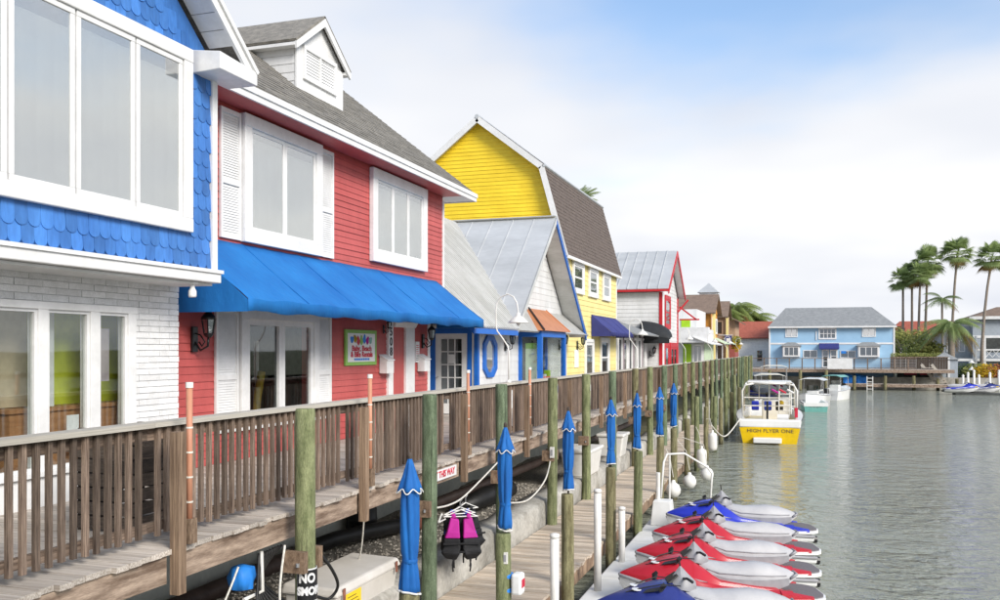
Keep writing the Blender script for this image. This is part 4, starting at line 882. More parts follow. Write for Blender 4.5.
for s in (-1, 1):
    ye = 56.1+s*3.95; MB().slab([(GX+.42, 56.1, 7.86), (GX+.42, ye, 5.28), (-15, ye, 5.28), (-15, 56.1, 7.86)], .07).build('roof_slope', 'metal_roof', gh)
    ng = V3((0, s*2.58, 3.95)).normalized()
    for k in range(1, 13): x = GX+.42-.6*k; MB().bar(V3((x, 56.1, 7.86))+ng*.02, V3((x, ye, 5.28))+ng*.02, .04, .05, ng).build('standing_seam', 'metal_roof', gh)
    MB().prism([(GX+.41, 56.1, 7.83), (GX+.41, ye, 5.25), (GX+.41, ye, 4.98), (GX+.41, 56.1, 7.52)], (.06, 0, 0)).build('rake_board', 'red_trim', gh)
    MB().slab([(GX+.40, 56.1, 7.72), (GX+.40, ye, 5.14), (GX, ye, 5.14), (GX, 56.1, 7.72)], .03).build('soffit', 'white_paint', gh)
    MB().box(-15, GX+.42, ye-.03, ye+.03, 5.12, 5.24).build('eave_board', 'red_trim', gh)
ubox('corner_board', 'red_trim', gh, GX-.16, GX+.02, GYn-.04, GYn+.14, 0, 5.1); ubox('corner_board', 'red_trim', gh, GX-.1, GX+.03, GYf-.14, GYf+.04, 0, 5.1)
ubox('door_side_board', 'white_paint', gh, GX-.06, GX+.02, GYn+.14, GYn+.9, 0, 5.0)
window(gh, GX, 53.6, 55.9, 3.0, 5.0, 1, fr='red_trim', pane='pane_sky', w=.22, inner=.09, rows=2)
window(gh, GX, 53.4, 55.3, .0, 2.2, 1, fr='red_trim', pane='pane_sky', w=.25, inner=.1, name='shop_door'); window(gh, GX, 55.8, 59.2, .4, 2.2, 2, fr='red_trim', pane='pane_dark', w=.3, inner=.12)
for p, q in (((GX+.7, 59.5, 5.0), (GX+.02, 59.5, 4.2)), ((GX+1.3, 60.5, 3.75), (GX, 60.5, 3.75)), ((GX+1.1, 60.5, 3.75), (GX, 60.5, 4.6))): MB().bar(p, q, .10, .10).build('red_brace', 'red_trim', gh)
b = MB(); da = thing('dome_awning', (-8.0, 51.8, 2.2), 'black rounded dome awning on the corner of the red-trimmed house', 'awning')
rings = []
for i in range(9):
    t = i/8*math.pi/2; rings.append([(-8.75+1.75*math.sin(k/10*math.pi/2), 52.35-1.0*math.sin(t)*(1 if k < 11 else 1)*math.cos(k/10*math.pi/2*.4), 2.35+1.05*math.cos(t)*math.cos(k/10*math.pi/2*.92)) for k in range(11)])
b.loft(rings, cap=False, closed=False); dmo2 = b.build('canopy', 'awning_black', da, smooth=True); md = dmo2.modifiers.new('cloth', 'SOLIDIFY'); md.thickness = .02
ubox('valance', 'awning_black', da, -8.76, -7.02, 51.37, 51.40, 2.12, 2.40)
lantern(-8.3, 52.4, 1.6, 'black lantern on the side wall of the red-trimmed house', 1.3)
# ================================================================== FURTHER SHOPS ALONG THE BOARDWALK
def far_pane(parent, x0, x1, y, z0, z1, fr='white_paint', pane='pane_far', w=.12, cols=1, rows=1, name='window', s=-1):
    # framed window in a wall that faces -Y (s=-1)
    b = MB(); d = .07*s; b.box(x0, x1, y, y+d, z0, z0+w); b.box(x0, x1, y, y+d, z1-w, z1); b.box(x0, x0+w, y, y+d*.95, z0+w, z1-w); b.box(x1-w, x1, y, y+d*.95, z0+w, z1-w)
    cw = (x1-x0-2*w)/cols; ch = (z1-z0-2*w)/rows
    for i in range(1, cols): b.box(x0+w+cw*i-.035, x0+w+cw*i+.035, y, y+d*.85, z0+w, z1-w)
    for j in range(1, rows): b.box(x0+w, x1-w, y, y+d*.75, z0+w+ch*j-.03, z0+w+ch*j+.03)
    f = b.build(name, fr, parent)
    for i in range(cols):
        for j in range(rows): ubox('pane', pane, f, x0+w+cw*i+.03, x0+w+cw*(i+1)-.03, y+d*.2, y+d*.3, z0+w+ch*j+.03, z0+w+ch*(j+1)-.03)
    return f
gs = thing('lime_shop', (-8.5, 72, 0), 'small white shop with lime green panels beyond the red-trimmed house', 'shop')
MB().box(-12, -6.95, 70, 78, 0, 3.4).build('wall', 'white_siding', gs); MB().box(-10.5, -7.7, 72, 79, 3.4, 4.95).build('upper_wall', 'white_siding', gs)
ubox('lime_panel', 'lime', gs, -8.5, -7.9, 69.93, 69.995, 0, 2.2); ubox('lime_panel', 'lime', gs, -8.9, -8.2, 71.93, 71.995, 3.5, 4.1)
far_pane(gs, -7.8, -7.05, 69.99, .1, 2.15, cols=2, pane='pane_sky'); ubox('porch_fascia', 'white_paint', gs, -8.9, -6.5, 68.6, 69.9, 2.3, 3.45)
ubox('mint_panel', 'mint_wall', gs, -6.94, -6.90, 70.1, 77.5, 0, 2.2); MB().slab([(-6.2, 68.4, 2.2), (-6.2, 78, 2.2), (-7.6, 78, 2.75), (-7.6, 68.4, 2.75)], .06).build('front_canopy', 'white_paint', gs)
og = thing('orange_shop', (-9, 83, 0), 'orange two-storey shop with brown hipped roof and glazed cupola', 'shop')
MB().box(-13, -7.34, 80, 86, 0, 5.05).build('wall', 'orange_wall', og)
MB().slab([(-11.6, 79.4, 4.95), (-6.9, 79.4, 4.95), (-6.9, 83, 6.75), (-11.6, 83, 6.75)], .1).build('roof_front', 'roof_far_brown', og); MB().slab([(-11.6, 83, 6.75), (-6.9, 83, 6.75), (-6.9, 86.6, 4.95), (-11.6, 86.6, 4.95)], .1).build('roof_rear', 'roof_far_brown', og)
MB().prism([(-7.30, 80, 5.0), (-7.30, 86, 5.0), (-7.30, 83, 6.55)], (-.1, 0, 0)).build('gable_wall', 'orange_wall', og)
far_pane(og, -9.0, -7.95, 79.99, 3.4, 4.9, cols=2); ubox('column', 'pale_yellow', og, -7.2, -6.95, 79.7, 79.95, 0, 5.0); ubox('white_board', 'white_paint', og, -9.6, -9.05, 79.93, 79.99, 3.3, 4.9)
for k in range(3): window(og, -7.33, 80.4+1.9*k, 81.9+1.9*k, 3.2, 4.6, 1, pane='pane_far', w=.12); window(og, -7.33, 80.4+1.9*k, 81.9+1.9*k, .3, 2.2, 1, pane='pane_far', w=.12)
MB().slab([(-6.1, 79.6, 2.3), (-6.1, 86.4, 2.3), (-7.4, 86.4, 2.9), (-7.4, 79.6, 2.9)], .06).build('front_canopy', 'mint_wall', og)
cx, cy = -7.9, 84; MB().box(cx-.75, cx+.75, cy-.75, cy+.75, 6.0, 6.95).build('cupola_wall', 'white_siding', og)
MB().add([(cx-.95, cy-.95, 6.95), (cx+.95, cy-.95, 6.95), (cx+.95, cy+.95, 6.95), (cx-.95, cy+.95, 6.95), (cx, cy, 7.85)], [(0, 1, 4), (1, 2, 4), (2, 3, 4), (3, 0, 4), (3, 2, 1, 0)]).build('cupola_roof', 'metal_roof', og)
tn = thing('tan_shop', (-8, 92, 0), 'tall tan shop with brown roof behind the orange one', 'shop')
MB().box(-12, -6.85, 90, 94.5, 0, 5.05).build('wall', 'tan_wall', tn); MB().slab([(-12, 89.6, 4.95), (-6.6, 89.6, 4.95), (-6.6, 92.2, 6.6), (-12, 92.2, 6.6)], .1).build('roof_front', 'roof_far_brown', tn); MB().slab([(-12, 92.2, 6.6), (-6.6, 92.2, 6.6), (-6.6, 94.9, 4.95), (-12, 94.9, 4.95)], .1).build('roof_rear', 'roof_far_brown', tn)
far_pane(tn, -8.0, -7.1, 89.99, 3.2, 4.6, fr='tan_wall'); far_pane(tn, -8.0, -7.1, 89.99, .3, 2.3, fr='white_paint'); ubox('column', 'pale_yellow', tn, -6.8, -6.6, 89.7, 89.9, 0, 5.0); MB().slab([(-6.0, 89.4, 2.3), (-6.0, 94.4, 2.3), (-7.0, 94.4, 2.9), (-7.0, 89.4, 2.9)], .06).build('front_canopy', 'mint_wall', tn)
rd_ = thing('plum_shop', (-8, 99, 0), 'brown-roofed shop with red lower wall at the far end of the row', 'shop')
MB().box(-12, -6.4, 97, 103, 2.4, 4.9).build('upper_wall', 'tan_wall', rd_); MB().box(-12, -6.45, 97.02, 103, 0, 2.4).build('lower_wall', 'plum_wall', rd_); MB().slab([(-12, 96.3, 5.9), (-8.2, 96.3, 5.9), (-5.7, 96.3, 4.6), (-5.7, 103.5, 4.6), (-8.2, 103.5, 5.9), (-12, 103.5, 5.9)][1:5], .1).build('roof', 'roof_far_brown', rd_); MB().box(-12, -8.2, 96.3, 103.5, 5.8, 5.9).build('flat_roof', 'roof_far_brown', rd_)
far_pane(rd_, -7.7, -6.9, 96.99, 3.0, 4.3, fr='tan_wall')
wr = thing('white_red_roof_house', (-6, 118, 0), 'white house with red tiled roof left of the blue building', 'house')
MB().box(-14, -2.5, 116, 124, -1.6, 3.4).build('wall', 'cream_wall', wr); MB().slab([(-8.6, 115.4, 3.25), (-2, 115.4, 3.25), (-2.2, 120, 5.4), (-7.6, 120, 5.4)], .12).build('roof_front', 'roof_red_tile', wr); MB().slab([(-7.6, 120, 5.4), (-2.2, 120, 5.4), (-2, 124.6, 3.25), (-8.6, 124.6, 3.25)], .12).build('roof_rear', 'roof_red_tile', wr)
MB().slab([(-14.5, 115.4, 2.9), (-8.7, 115.4, 3.2), (-7.7, 120, 5.2), (-14.5, 120, 5.2)], .12).build('roof_wing', 'cream_wall', wr); far_pane(wr, -5.2, -4.3, 115.99, .2, 1.8)
# ---- gooseneck lamps on the railing
LAMP = None
for i, y in enumerate((17.05, 31.9, 46.2, 60.5, 74.5, 88.0)):
    o = thing('gooseneck_lamp', (-5.5, y, 1.092), ['white gooseneck lamp on the railing before the octagonal window', 'white gooseneck lamp on the railing before the black dome awning', 'white gooseneck lamp on the railing before the red-trimmed house', 'white gooseneck lamp, fourth along the railing', 'white gooseneck lamp, fifth along the railing', 'white gooseneck lamp farthest along the railing'][i], 'lamp', 'gooseneck lamps on the railing', local=True)
    if LAMP is None:
        p = [(0, 0), (0, .61), (-.02, .72), (-.13, .88), (-.24, 1.02), (-.27, 1.12), (-.27, 1.45), (-.25, 1.58), (-.17, 1.70), (-.02, 1.76), (.10, 1.70), (.17, 1.58), (.195, 1.42), (.2, 1.34)]
        LAMP = [('stem', mesh_of(MB().tube([(a, 0, z) for a, z in p], .015, 8), 'pvc_white', 'stem', True)), ('shade', mesh_of(MB().lathe((.2, 0, 1.18), [(.20, 0), (.195, .02), (.12, .10), (.05, .14), (.035, .20), (.01, .21)], 18), 'pvc_white', 'shade', True)), ('bulb', mesh_of(MB().lathe((.2, 0, 1.12), [(.005, 0), (.04, .03), (.04, .06), (.02, .09)], 10), 'pvc_white', 'bulb', True)), ('foot', mesh_of(MB().lathe((0, 0, 0), [(.05, 0), (.05, .02), (.025, .05)], 10), 'pvc_white', 'foot'))]
    for nme, me in LAMP: share(nme, me, o, (0, 0, 0))
# ---- copper-coloured conduits strapped to the railing posts
for i, y in enumerate(post_y[1:5]):
    yy = y+.13; x = DECK_X+.035; top = 1.40-.02*i
    o = thing('conduit_pipe', (x, yy, .1), f'thin copper-coloured conduit with white cap strapped to the {ORD[i]} visible railing post', 'pipe', 'conduits on the railing posts')
    MB().tube([(x, yy, .22), (x, yy, top)], .028, 10).build('tube', 'conduit', o, smooth=True); MB().tube([(x, yy, top), (x, yy, top+.05)], .034, 10).build('cap', 'pvc_white', o)
    ubox('junction_box', 'post_wood', o, x-.045, x+.045, yy-.05, yy+.05, .02, .24)
    for k in range(4): MB().tube([(x, yy, .38+.22*k), (x, yy, .395+.22*k)], .032, 10).build('strap', 'canvas_cream', o)
# ---- flower baskets
def leafball(c, r, n, s, seed=1, flat=1.0):
    rd = random.Random(seed); b = MB()
    for _ in range(n):
        d = V3((rd.gauss(0, 1), rd.gauss(0, 1), rd.gauss(0, 1))).normalized(); q = V3(c)+V3((d.x*r[0], d.y*r[1], d.z*r[2]))*(rd.random()**.45)
        u = V3((rd.gauss(0, 1), rd.gauss(0, 1), rd.gauss(0, .6))).normalized(); w = u.orthogonal().normalized(); w = (w+V3((rd.uniform(-.6, .6), rd.uniform(-.6, .6), rd.uniform(-.6, .6)))).normalized(); k = s*rd.uniform(.6, 1.35)
        b.add([q-u*k, q+w*k*.45, q+u*k, q-w*k*.45], [(0, 1, 2, 3)])
    return b
o = thing('flower_basket', (-6.2, 88, 2.2), 'hanging basket of yellow flowers at the far end of the row', 'flower basket'); leafball((-6.0, 92.5, 2.3), (.55, .6, .75), 260, .14, 3).build('flowers', 'flower_yellow', o); leafball((-6.0, 92.5, 2.6), (.5, .5, .6), 200, .16, 4).build('leaves', 'leaf_olive', o)
o = thing('flag_sign', (-6.3, 86, 2.4), 'navy and white hanging sign near the yellow flower basket', 'sign'); MB().box(-6.75, -6.1, 87.3, 87.36, 2.25, 3.1).build('board', 'awning_navy', o); MB().box(-6.6, -6.25, 87.28, 87.3, 2.5, 2.85).build('emblem', 'white_paint', o); MB().tube([(-7.3, 87.33, 3.14), (-6.0, 87.33, 3.14)], .03, 6).build('bracket', 'white_paint', o)

# ================================================================== FAR SHORE (lies square to the view)
def fthing(name, R, d, label, cat, group=None): return thing(name, far(R, d, 0), label, cat, group, 0, local=True)
s_ = 103/900; ux = lambda u, d=103: (u-500)*d/900; vz = lambda v, d=103: EYE-(v-350)*d/900
bb = fthing('blue_building', ux(831), 103, 'long pale blue two-storey building with grey hipped roof across the water', 'building')
x_ = lambda u: (u-831)*s_*.945
MB().box(x_(768.5), x_(893), 0, 9, -1.7, 4.5).build('wall', 'sea_blue', bb)
e0, e1, er = x_(767.2), x_(894.6), vz(326.4); r0, r1, rt = x_(784.5), x_(873.5), vz(307.6, 107.5)
rf = MB(); rf.add([(e0, -.5, er), (e1, -.5, er), (e1, 9.5, er), (e0, 9.5, er), (r0, 4.5, rt), (r1, 4.5, rt)], [(0, 1, 5, 4), (1, 2, 5), (2, 3, 4, 5), (3, 0, 4), (3, 2, 1, 0)]); rf.build('roof', 'roof_far_grey', bb)
MB().box(e0, e1, -.53, -.47, er-.16, er+.02).build('eave_board', 'white_paint', bb); MB().box(x_(768.5), x_(893), -.05, 0, vz(344.3), vz(342.6)).build('belt_board', 'white_paint', bb)
for u0, u1 in ((768, 769.6), (891.6, 893.2)): ubox('corner_board', 'white_paint', bb, x_(u0), x_(u1), -.06, .1, -1.7, 4.35)
for u0, u1 in ((785, 797.5), (861.5, 875)): far_pane(bb, x_(u0), x_(u1), 0, vz(337), vz(326.2)-.2, cols=2, pane='pane_sky')
far_pane(bb, x_(818.5), x_(836.4), 0, vz(339.3), vz(326.2)-.2, cols=4, rows=2, w=.16); ubox('flag_post', 'white_paint', bb, x_(815.8), x_(816.8), -.09, -.03, vz(340), vz(331))
for u0, u1 in ((782, 800), (857, 878)):
    a, c = x_(u0), x_(u1); bm = MB().box(a, c, -.8, -.05, vz(357), vz(346)).build('bay', 'white_paint', bb)
    far_pane(bm, a+.1, c-.1, -.81, vz(357)+.05, vz(346)-.02, cols=3, w=.14); m_ = (a+c)/2
    MB().add([(a-.2, -1.0, vz(346)), (c+.2, -1.0, vz(346)), (c+.2, -.02, vz(346)), (a-.2, -.02, vz(346)), (a+.5, -.1, vz(342.2)), (c-.5, -.1, vz(342.2))], [(0, 1, 5, 4), (1, 2, 5), (3, 0, 4), (2, 3, 4, 5), (3, 2, 1, 0)]).build('bay_roof', 'roof_far_grey', bm)
far_pane(bb, x_(803), x_(817.5), 0, vz(358), vz(350), w=.08, cols=2); far_pane(bb, x_(840), x_(855.5), 0, vz(358), vz(350.5), w=.08, cols=2); ubox('window_poster', 'tarp_blue', bb, x_(841), x_(846), -.09, -.06, vz(353.5), vz(350.8))
MB().prism([(x_(819.3), 0, vz(343)), (x_(819.3), -1.1, vz(347.6)), (x_(819.3), -1.1, vz(349.2)), (x_(819.3), 0, vz(349.2))], (x_(838.8)-x_(819.3), 0, 0)).build('entrance_awning', 'awning_navy', bb)
for u0, u1 in ((822, 829), (830, 837.5)): far_pane(bb, x_(u0), x_(u1), 0, -.3, vz(349.5), w=.14, rows=3, cols=1, name='door')
# upper deck on piles, with its own railing
fd = fthing('far_deck', ux(860, 98), 97, 'raised wooden deck with dark railing in front of the blue building', 'deck')
fx = lambda u, d=97: (u-860)*d/900
MB().box(fx(741), fx(942), 0, 6, -.52, -.35).build('deck_boards', 'deck_wood', fd); MB().box(fx(741), fx(942), -.08, -.004, -.70, -.36).build('deck_edge', 'fascia_wood', fd)
MB().box(fx(752), fx(908), -.08, .10, .80, .86).build('rail_cap', 'rail_wood', fd); MB().box(fx(752), fx(908), 0, .04, -.22, -.16).build('rail_bottom', 'rail_wood', fd)
u = 752
while u < 908:
    ubox('rail_post', 'rail_wood', fd, fx(u)-.06, fx(u)+.06, -.05, .07, -.4, .80); u += 12.4
for k in range(6): MB().tube([(fx(752), .02, -.1+.15*k), (fx(908), .02, -.1+.15*k)], .012, 4).build('rail_wire', 'steel', fd)
o = fthing('white_banner', ux(839.6, 97), 96.88, 'blank white banner tied to the far deck railing', 'banner'); MB().box(-1.28, 1.28, -.03, 0, -.30, .84).build('sheet', 'white_paint', o); 
for a in (-1.25, 1.25): MB().tube([(a, .0, .78), (a, .12, .84)], .015, 4).build('tie', 'rope', o)
o = fthing('lower_far_dock', ux(880, 97), 95.6, 'low weathered dock at the water below the far deck', 'dock'); gx = lambda u: (u-880)*96/900
for k in range(24): ubox('plank', 'deck_wood', o, gx(843)+k*.62, gx(843)+k*.62+.60, 0, 1.6, -1.98, -1.88)
MB().box(gx(843), gx(982), -.06, -.004, -2.2, -1.9).build('edge_beam', 'fascia_wood', o)
for i, u in enumerate((770, 800, 826, 854, 885, 914, 938, 957)):
    q = far(ux(u, 95.4), 95.4, 0); piling(q[0], q[1], (-1.0 if i > 2 else -.4) if i < 6 else -1.3, -3.6, .17, 'pile_olive', f'far dock piling below the blue building, {ORD[i]} from the left', 'pilings of the far dock', .02)
o = fthing('far_seawall', ux(860, 100), 100.4, 'pale retaining wall at the waterline under the far deck', 'seawall'); MB().box(-14, 40, 0, .3, -3.4, -1.25).build('wall', 'concrete', o)
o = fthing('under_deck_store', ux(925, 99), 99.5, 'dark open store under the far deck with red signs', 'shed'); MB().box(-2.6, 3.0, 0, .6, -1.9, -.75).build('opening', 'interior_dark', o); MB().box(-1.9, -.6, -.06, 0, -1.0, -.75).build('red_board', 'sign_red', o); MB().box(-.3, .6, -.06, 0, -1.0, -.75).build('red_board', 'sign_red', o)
for i, (u0, u1) in enumerate(((843.5, 854), (856, 866.5))):
    o = fthing('tarp_bundle', ux((u0+u1)/2, 98.6), 98.6, ['bright blue tarp-covered stack under far deck, left of the two', 'bright blue tarp-covered stack under far deck, right of the two'][i], 'tarp', 'blue tarps under the far deck'); w = (u1-u0)/2*.1095
    rg = []
    for k in range(7): t = k/6; rg.append([(-w+2*w*t, -.4-.1*math.sin(t*9), -1.88), (-w+2*w*t, -.35, -1.2+.08*math.sin(t*7)), (-w+2*w*t, .1, -.95+.09*math.sin(t*5+i)), (-w+2*w*t, .6, -1.2), (-w+2*w*t, .6, -1.88)])
    MB().loft(rg).build('cover', 'tarp_blue', o)
o = fthing('dock_ladder', ux(869.8, 95.4), 95.4, 'white ladder hanging from the low far dock', 'ladder')
for a in (-.28, .28): MB().tube([(a, 0, -2.6), (a, 0, -1.05)], .05, 6).build('rail', 'pvc_white', o)
for k in range(4): MB().tube([(-.28, 0, -2.4+.38*k), (.28, 0, -2.4+.38*k)], .04, 6).build('rung', 'pvc_white', o)
# wooden fence, stairs and gate right of the blue building
o = fthing('wood_fence', ux(922, 98), 98.2, 'brown wooden fence on the deck right of the blue building', 'fence')
for k in range(22): ubox('board', 'dark_wood', o, -3.1+.262*k, -2.86+.262*k, 0, .04, -.35, .95+random.uniform(-.02, .02))
MB().box(-3.15, 2.7, -.06, -.004, .92, 1.0).build('top_rail', 'rail_wood', o)
o = fthing('stair', ux(938, 96), 96.5, 'steep wooden stair down from the far deck', 'stair')
for sx in (-.5, .5): MB().bar((sx-.9, 0, .2), (sx+.6, 0, -1.9), .08, .28).build('stringer', 'cap_wood', o)
for k in range(7): ubox('step', 'deck_wood', o, -1.2+.21*k, -.15+.21*k, -.3, .3, -.2-.26*k, -.15-.26*k)
o = fthing('grey_gate_shed', ux(944, 98), 98.3, 'small grey shed with white trim beside the stair', 'shed'); MB().box(-.9, 1.5, 0, 2, -1.7, .7).build('wall', 'grey_siding', o); MB().add([(-1.1, -.2, .7), (1.7, -.2, .7), (1.7, 2.2, .7), (-1.1, 2.2, .7), (.3, 1, 1.5)], [(0, 1, 4), (1, 2, 4), (2, 3, 4), (3, 0, 4), (3, 2, 1, 0)]).build('roof', 'roof_far_grey', o); ubox('post', 'white_paint', o, .5, .7, -.1, 0, -1.7, .9); ubox('post', 'white_paint', o, -.95, -.8, -.1, 0, -1.7, .6)
gy = fthing('grey_house', ux(975, 112), 112, 'grey house with white-trimmed balcony behind the palms on the right', 'house'); hx = lambda u: (u-975)*112/900; hz = lambda v: vz(v, 112)
MB().box(hx(973), hx(1050), 0, 10, -1.6, hz(318)).build('wall', 'grey_siding', gy); MB().box(hx(946), hx(973), 1.5, 9, -1.6, hz(326)).build('wing_wall', 'grey_siding', gy)
MB().add([(hx(969), -.6, hz(318)), (hx(1054), -.6, hz(318)), (hx(1054), 10.6, hz(318)), (hx(969), 10.6, hz(318)), (hx(1000), 4, hz(306)), (hx(1040), 4, hz(306))], [(0, 1, 5, 4), (1, 2, 5), (2, 3, 4, 5), (3, 0, 4), (3, 2, 1, 0)]).build('roof', 'roof_far_brown', gy)
MB().box(hx(969), hx(1054), -.66, -.6, hz(319.5), hz(316.5)).build('eave_board', 'white_paint', gy); MB().box(hx(973), hx(1050), -.06, 0, hz(338), hz(335.5)).build('belt_board', 'white_paint', gy); MB().box(hx(950), hx(1050), -1.4, -.061, hz(361), hz(358.5)).build('balcony_floor', 'white_paint', gy)
for u in (974, 982, 1003): ubox('post', 'white_paint', gy, hx(u)-.12, hx(u)+.12, -1.35, -1.1, -1.6, hz(336))
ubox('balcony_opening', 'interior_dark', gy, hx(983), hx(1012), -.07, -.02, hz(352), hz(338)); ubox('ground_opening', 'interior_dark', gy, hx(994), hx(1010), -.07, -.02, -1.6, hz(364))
for k in range(5):
    a = hx(983)+k*.75; MB().bar((a, -1.2, hz(357)), (a+.7, -1.2, hz(350)), .07, .07, (0, 1, 0)).build('balustrade_brace', 'white_paint', gy); MB().bar((a, -1.2, hz(350)), (a+.7, -1.2, hz(357)), .06, .07, (0, 1, 0)).build('balustrade_brace', 'white_paint', gy)
MB().box(hx(974), hx(1012), -1.3, -1.15, hz(350.5), hz(349)).build('balustrade_rail', 'white_paint', gy)
for u0, u1 in ((951, 956), (962, 968)): far_pane(gy, hx(u0), hx(u1), 1.5, hz(352), hz(340), w=.15)
o = fthing('terracotta_house', ux(930, 135), 135, 'cream house with terracotta roof behind the palms', 'house'); tx = lambda u: (u-930)*.15
MB().box(tx(893), tx(965), 0, 9, -1.6, vz(336, 135)).build('wall', 'cream_wall', o); MB().add([(tx(890), -.6, vz(336, 135)), (tx(968), -.6, vz(336, 135)), (tx(968), 9.6, vz(336, 135)), (tx(890), 9.6, vz(336, 135)), (tx(905), 4.5, vz(321, 139)), (tx(955), 4.5, vz(321, 139))], [(0, 1, 5, 4), (1, 2, 5), (2, 3, 4, 5), (3, 0, 4), (3, 2, 1, 0)]).build('roof', 'roof_red_tile', o); far_pane(o, tx(948), tx(952.5), 0, vz(358, 135), vz(340, 135))

# ---- palms and trees
def fan_palm(R, d, ztop, label, seed, r=1.5, trunk=.2, lean=0.0, world=None, nl=46, skirt=True, z0=-1.6, dmat='palm_green'):
    loc = world or far(R, d, z0); rd = random.Random(seed)
    o = thing('palm_tree', (loc[0], loc[1], z0), label, 'palm tree', 'palm trees', YAW, local=True); H = ztop-z0
    MB().tube([(lean*(t**2), 0, H*t) for t in (0, .25, .5, .75, 1)], [trunk*1.25, trunk, trunk*.85, trunk*.75, trunk*.7], 8).build('trunk', 'trunk', o, smooth=True)
    c = V3((lean, 0, H)); b = MB(); dead = MB()
    for k in range(nl):
        el = rd.uniform(-.85, 1.4); az = rd.uniform(0, 6.28); dr = V3((math.cos(az)*math.cos(el), math.sin(az)*math.cos(el), math.sin(el))); L = r*rd.uniform(.34, .62); hub = c+dr*L
        tgt = dead if (skirt and el < -.74) else b
        side = dr.cross(V3((0, 0, 1))).normalized(); up = side.cross(dr).normalized(); tgt.add([c+side*.02, hub+side*.02, hub-side*.02, c-side*.02], [(0, 1, 2, 3)])
        nb = 17; FR = r*rd.uniform(.42, .60)
        for q in range(nb):
            a = (q-(nb-1)/2)*.19; v = dr*math.cos(a)+side*math.sin(a); tip = hub+v*FR*(1-.12*abs(a))+V3((0, 0, -.24*FR*(1+abs(a)*.4))); mid = hub+v*FR*.55+V3((0, 0, -.04*FR)); w = v.cross(up).normalized()*.026*r
            tgt.add([hub, mid+w, tip, mid-w], [(0, 1, 2, 3)])
    b.build('crown', dmat, o)
    if dead.v: dead.build('dead_fronds', 'palm_dead', o)
    return o
def feather_palm(loc, H, label, seed, r=3.0, n=26, trunk=.22, rz=YAW, m='palm_green', droop=1.0):
    rd = random.Random(seed); o = thing('palm_tree', loc, label, 'palm tree', 'palm trees', rz, local=True)
    MB().tube([(0, 0, 0), (.05, 0, H*.5), (0, 0, H)], [trunk*1.2, trunk, trunk*.8], 8).build('trunk', 'trunk', o, smooth=True); b = MB(); dead = MB()
    for k in range(n):
        az = k*2.399; el = rd.uniform(-.15, 1.25); dr = V3((math.cos(az), math.sin(az), 0)); side = V3((-dr.y, dr.x, 0)); L = r*rd.uniform(.8, 1.05); tg = dead if el < .0 else b
        pts = []
        for i in range(13):
            t = i/12; pts.append(V3((0, 0, H))+dr*(L*t*math.cos(el*(1-t*.6)))+V3((0, 0, L*(math.sin(el)*t-droop*.62*t*t))))
        for i in range(1, 13):
            w = .75*r/3*math.sin(math.pi*min(1, (i/12)*.93+.05))**.6+.06; p = pts[i-1]; dv = (pts[i]-p)
            for s in (-1, 1):
                for h in (0, .5):
                    q = p+dv*h; tg.add([q, q+dv*.42, q+side*s*w*.78+dv*1.3+V3((0, 0, -w*.55))], [(0, 1, 2)])
    b.build('crown', m, o)
    if dead.v: dead.build('dead_fronds', 'palm_dead', o)
    return o
P_ = [(903, 280, 118, 'slender fan palm leftmost in the tall group right of blue building', 0), (912, 273, 120, 'slender fan palm second from left in the tall group', 0), (920.5, 275, 116, 'slender fan palm third from left in the tall group', .3), (928, 262.5, 118, 'bushy fan palm tallest of the left cluster of four', .4),
      (957.5, 253.5, 117, 'tall fan palm standing alone right of the feather palm', .8), (992, 258, 110, 'tall leaning fan palm before the grey house', 1.3)]
for i, (u, v, d, lab, ln) in enumerate(P_): fan_palm(ux(u-ln*900/d, d), d, vz(v, d), lab, 11+i, r=[2.0, 2.0, 2.1, 2.6, 2.5, 2.4][i], lean=ln, nl=58)
q = far(ux(942, 114), 114, -1.6); feather_palm(q, vz(299, 114)+1.6, 'feathery palm with thin trunk in the middle of the palm group', 31, 2.6, 16, .16)
q = far(ux(951, 104), 104, -1.6); feather_palm(q, vz(326, 104)+1.6, 'broad drooping palm in front of the grey house', 32, 3.6, 34, .38, droop=1.35)
for i, (X, Y, z) in enumerate(((-8.4, 128, 7.3), (-6.0, 130, 6.0), (-10.3, 126, 6.2), (-3.6, 133, 5.0))): feather_palm((X, Y, -1.6), z+1.6, f'leafy palm behind the shop row, {ORD[i]} of four beside the red roof', 41+i, 3.8, 54, .25, m='palm_light', droop=1.2)
for i, (X, Y, z) in enumerate(((-13.9, 56, 11.35), (-13.6, 58.0, 11.75))): feather_palm((X, Y, -1.6), z+1.6, ['palm tips showing above the brown gambrel roof, left one', 'palm tips showing above the brown gambrel roof, right one'][i], 51+i, 1.25, 26, .2, m='palm_light', droop=.5)
def tree(loc, H, r, label, m, seed, n=1500, name='broadleaf_tree', leaf=.26, rz=0):
    o = thing(name, loc, label, 'tree' if 'tree' in name else 'shrub', None, rz, local=True); rd = random.Random(seed); b = MB()
    b.tube([(0, 0, 0), (.1, 0, H*.35), (0, .1, H*.6)], [.22, .16, .1], 7)
    for k in range(5): a = k*1.3; b.tube([(.05, 0, H*.3), (r[0]*.35*math.cos(a), r[1]*.35*math.sin(a), H*.55), (r[0]*.7*math.cos(a), r[1]*.7*math.sin(a), H*.75)], [.1, .07, .03], 5)
    b.build('trunk', 'trunk', o); f = MB()
    for k in range(14):
        c = (rd.uniform(-.65, .65)*r[0], rd.uniform(-.65, .65)*r[1], H*.68+rd.uniform(-.6, .6)*r[2]); q = leafball(c, (r[0]*.42, r[1]*.42, r[2]*.42), n//14, leaf, seed*20+k); f.add(q.v, q.f)
    f.build('crown', m, o); return o
tree(far(ux(909, 108), 108, -1.6), 6.2, (2.9, 2.4, 2.2), 'wide olive-green leafy tree between blue building and fan palms', 'leaf_olive', 5, 2600, leaf=.2)
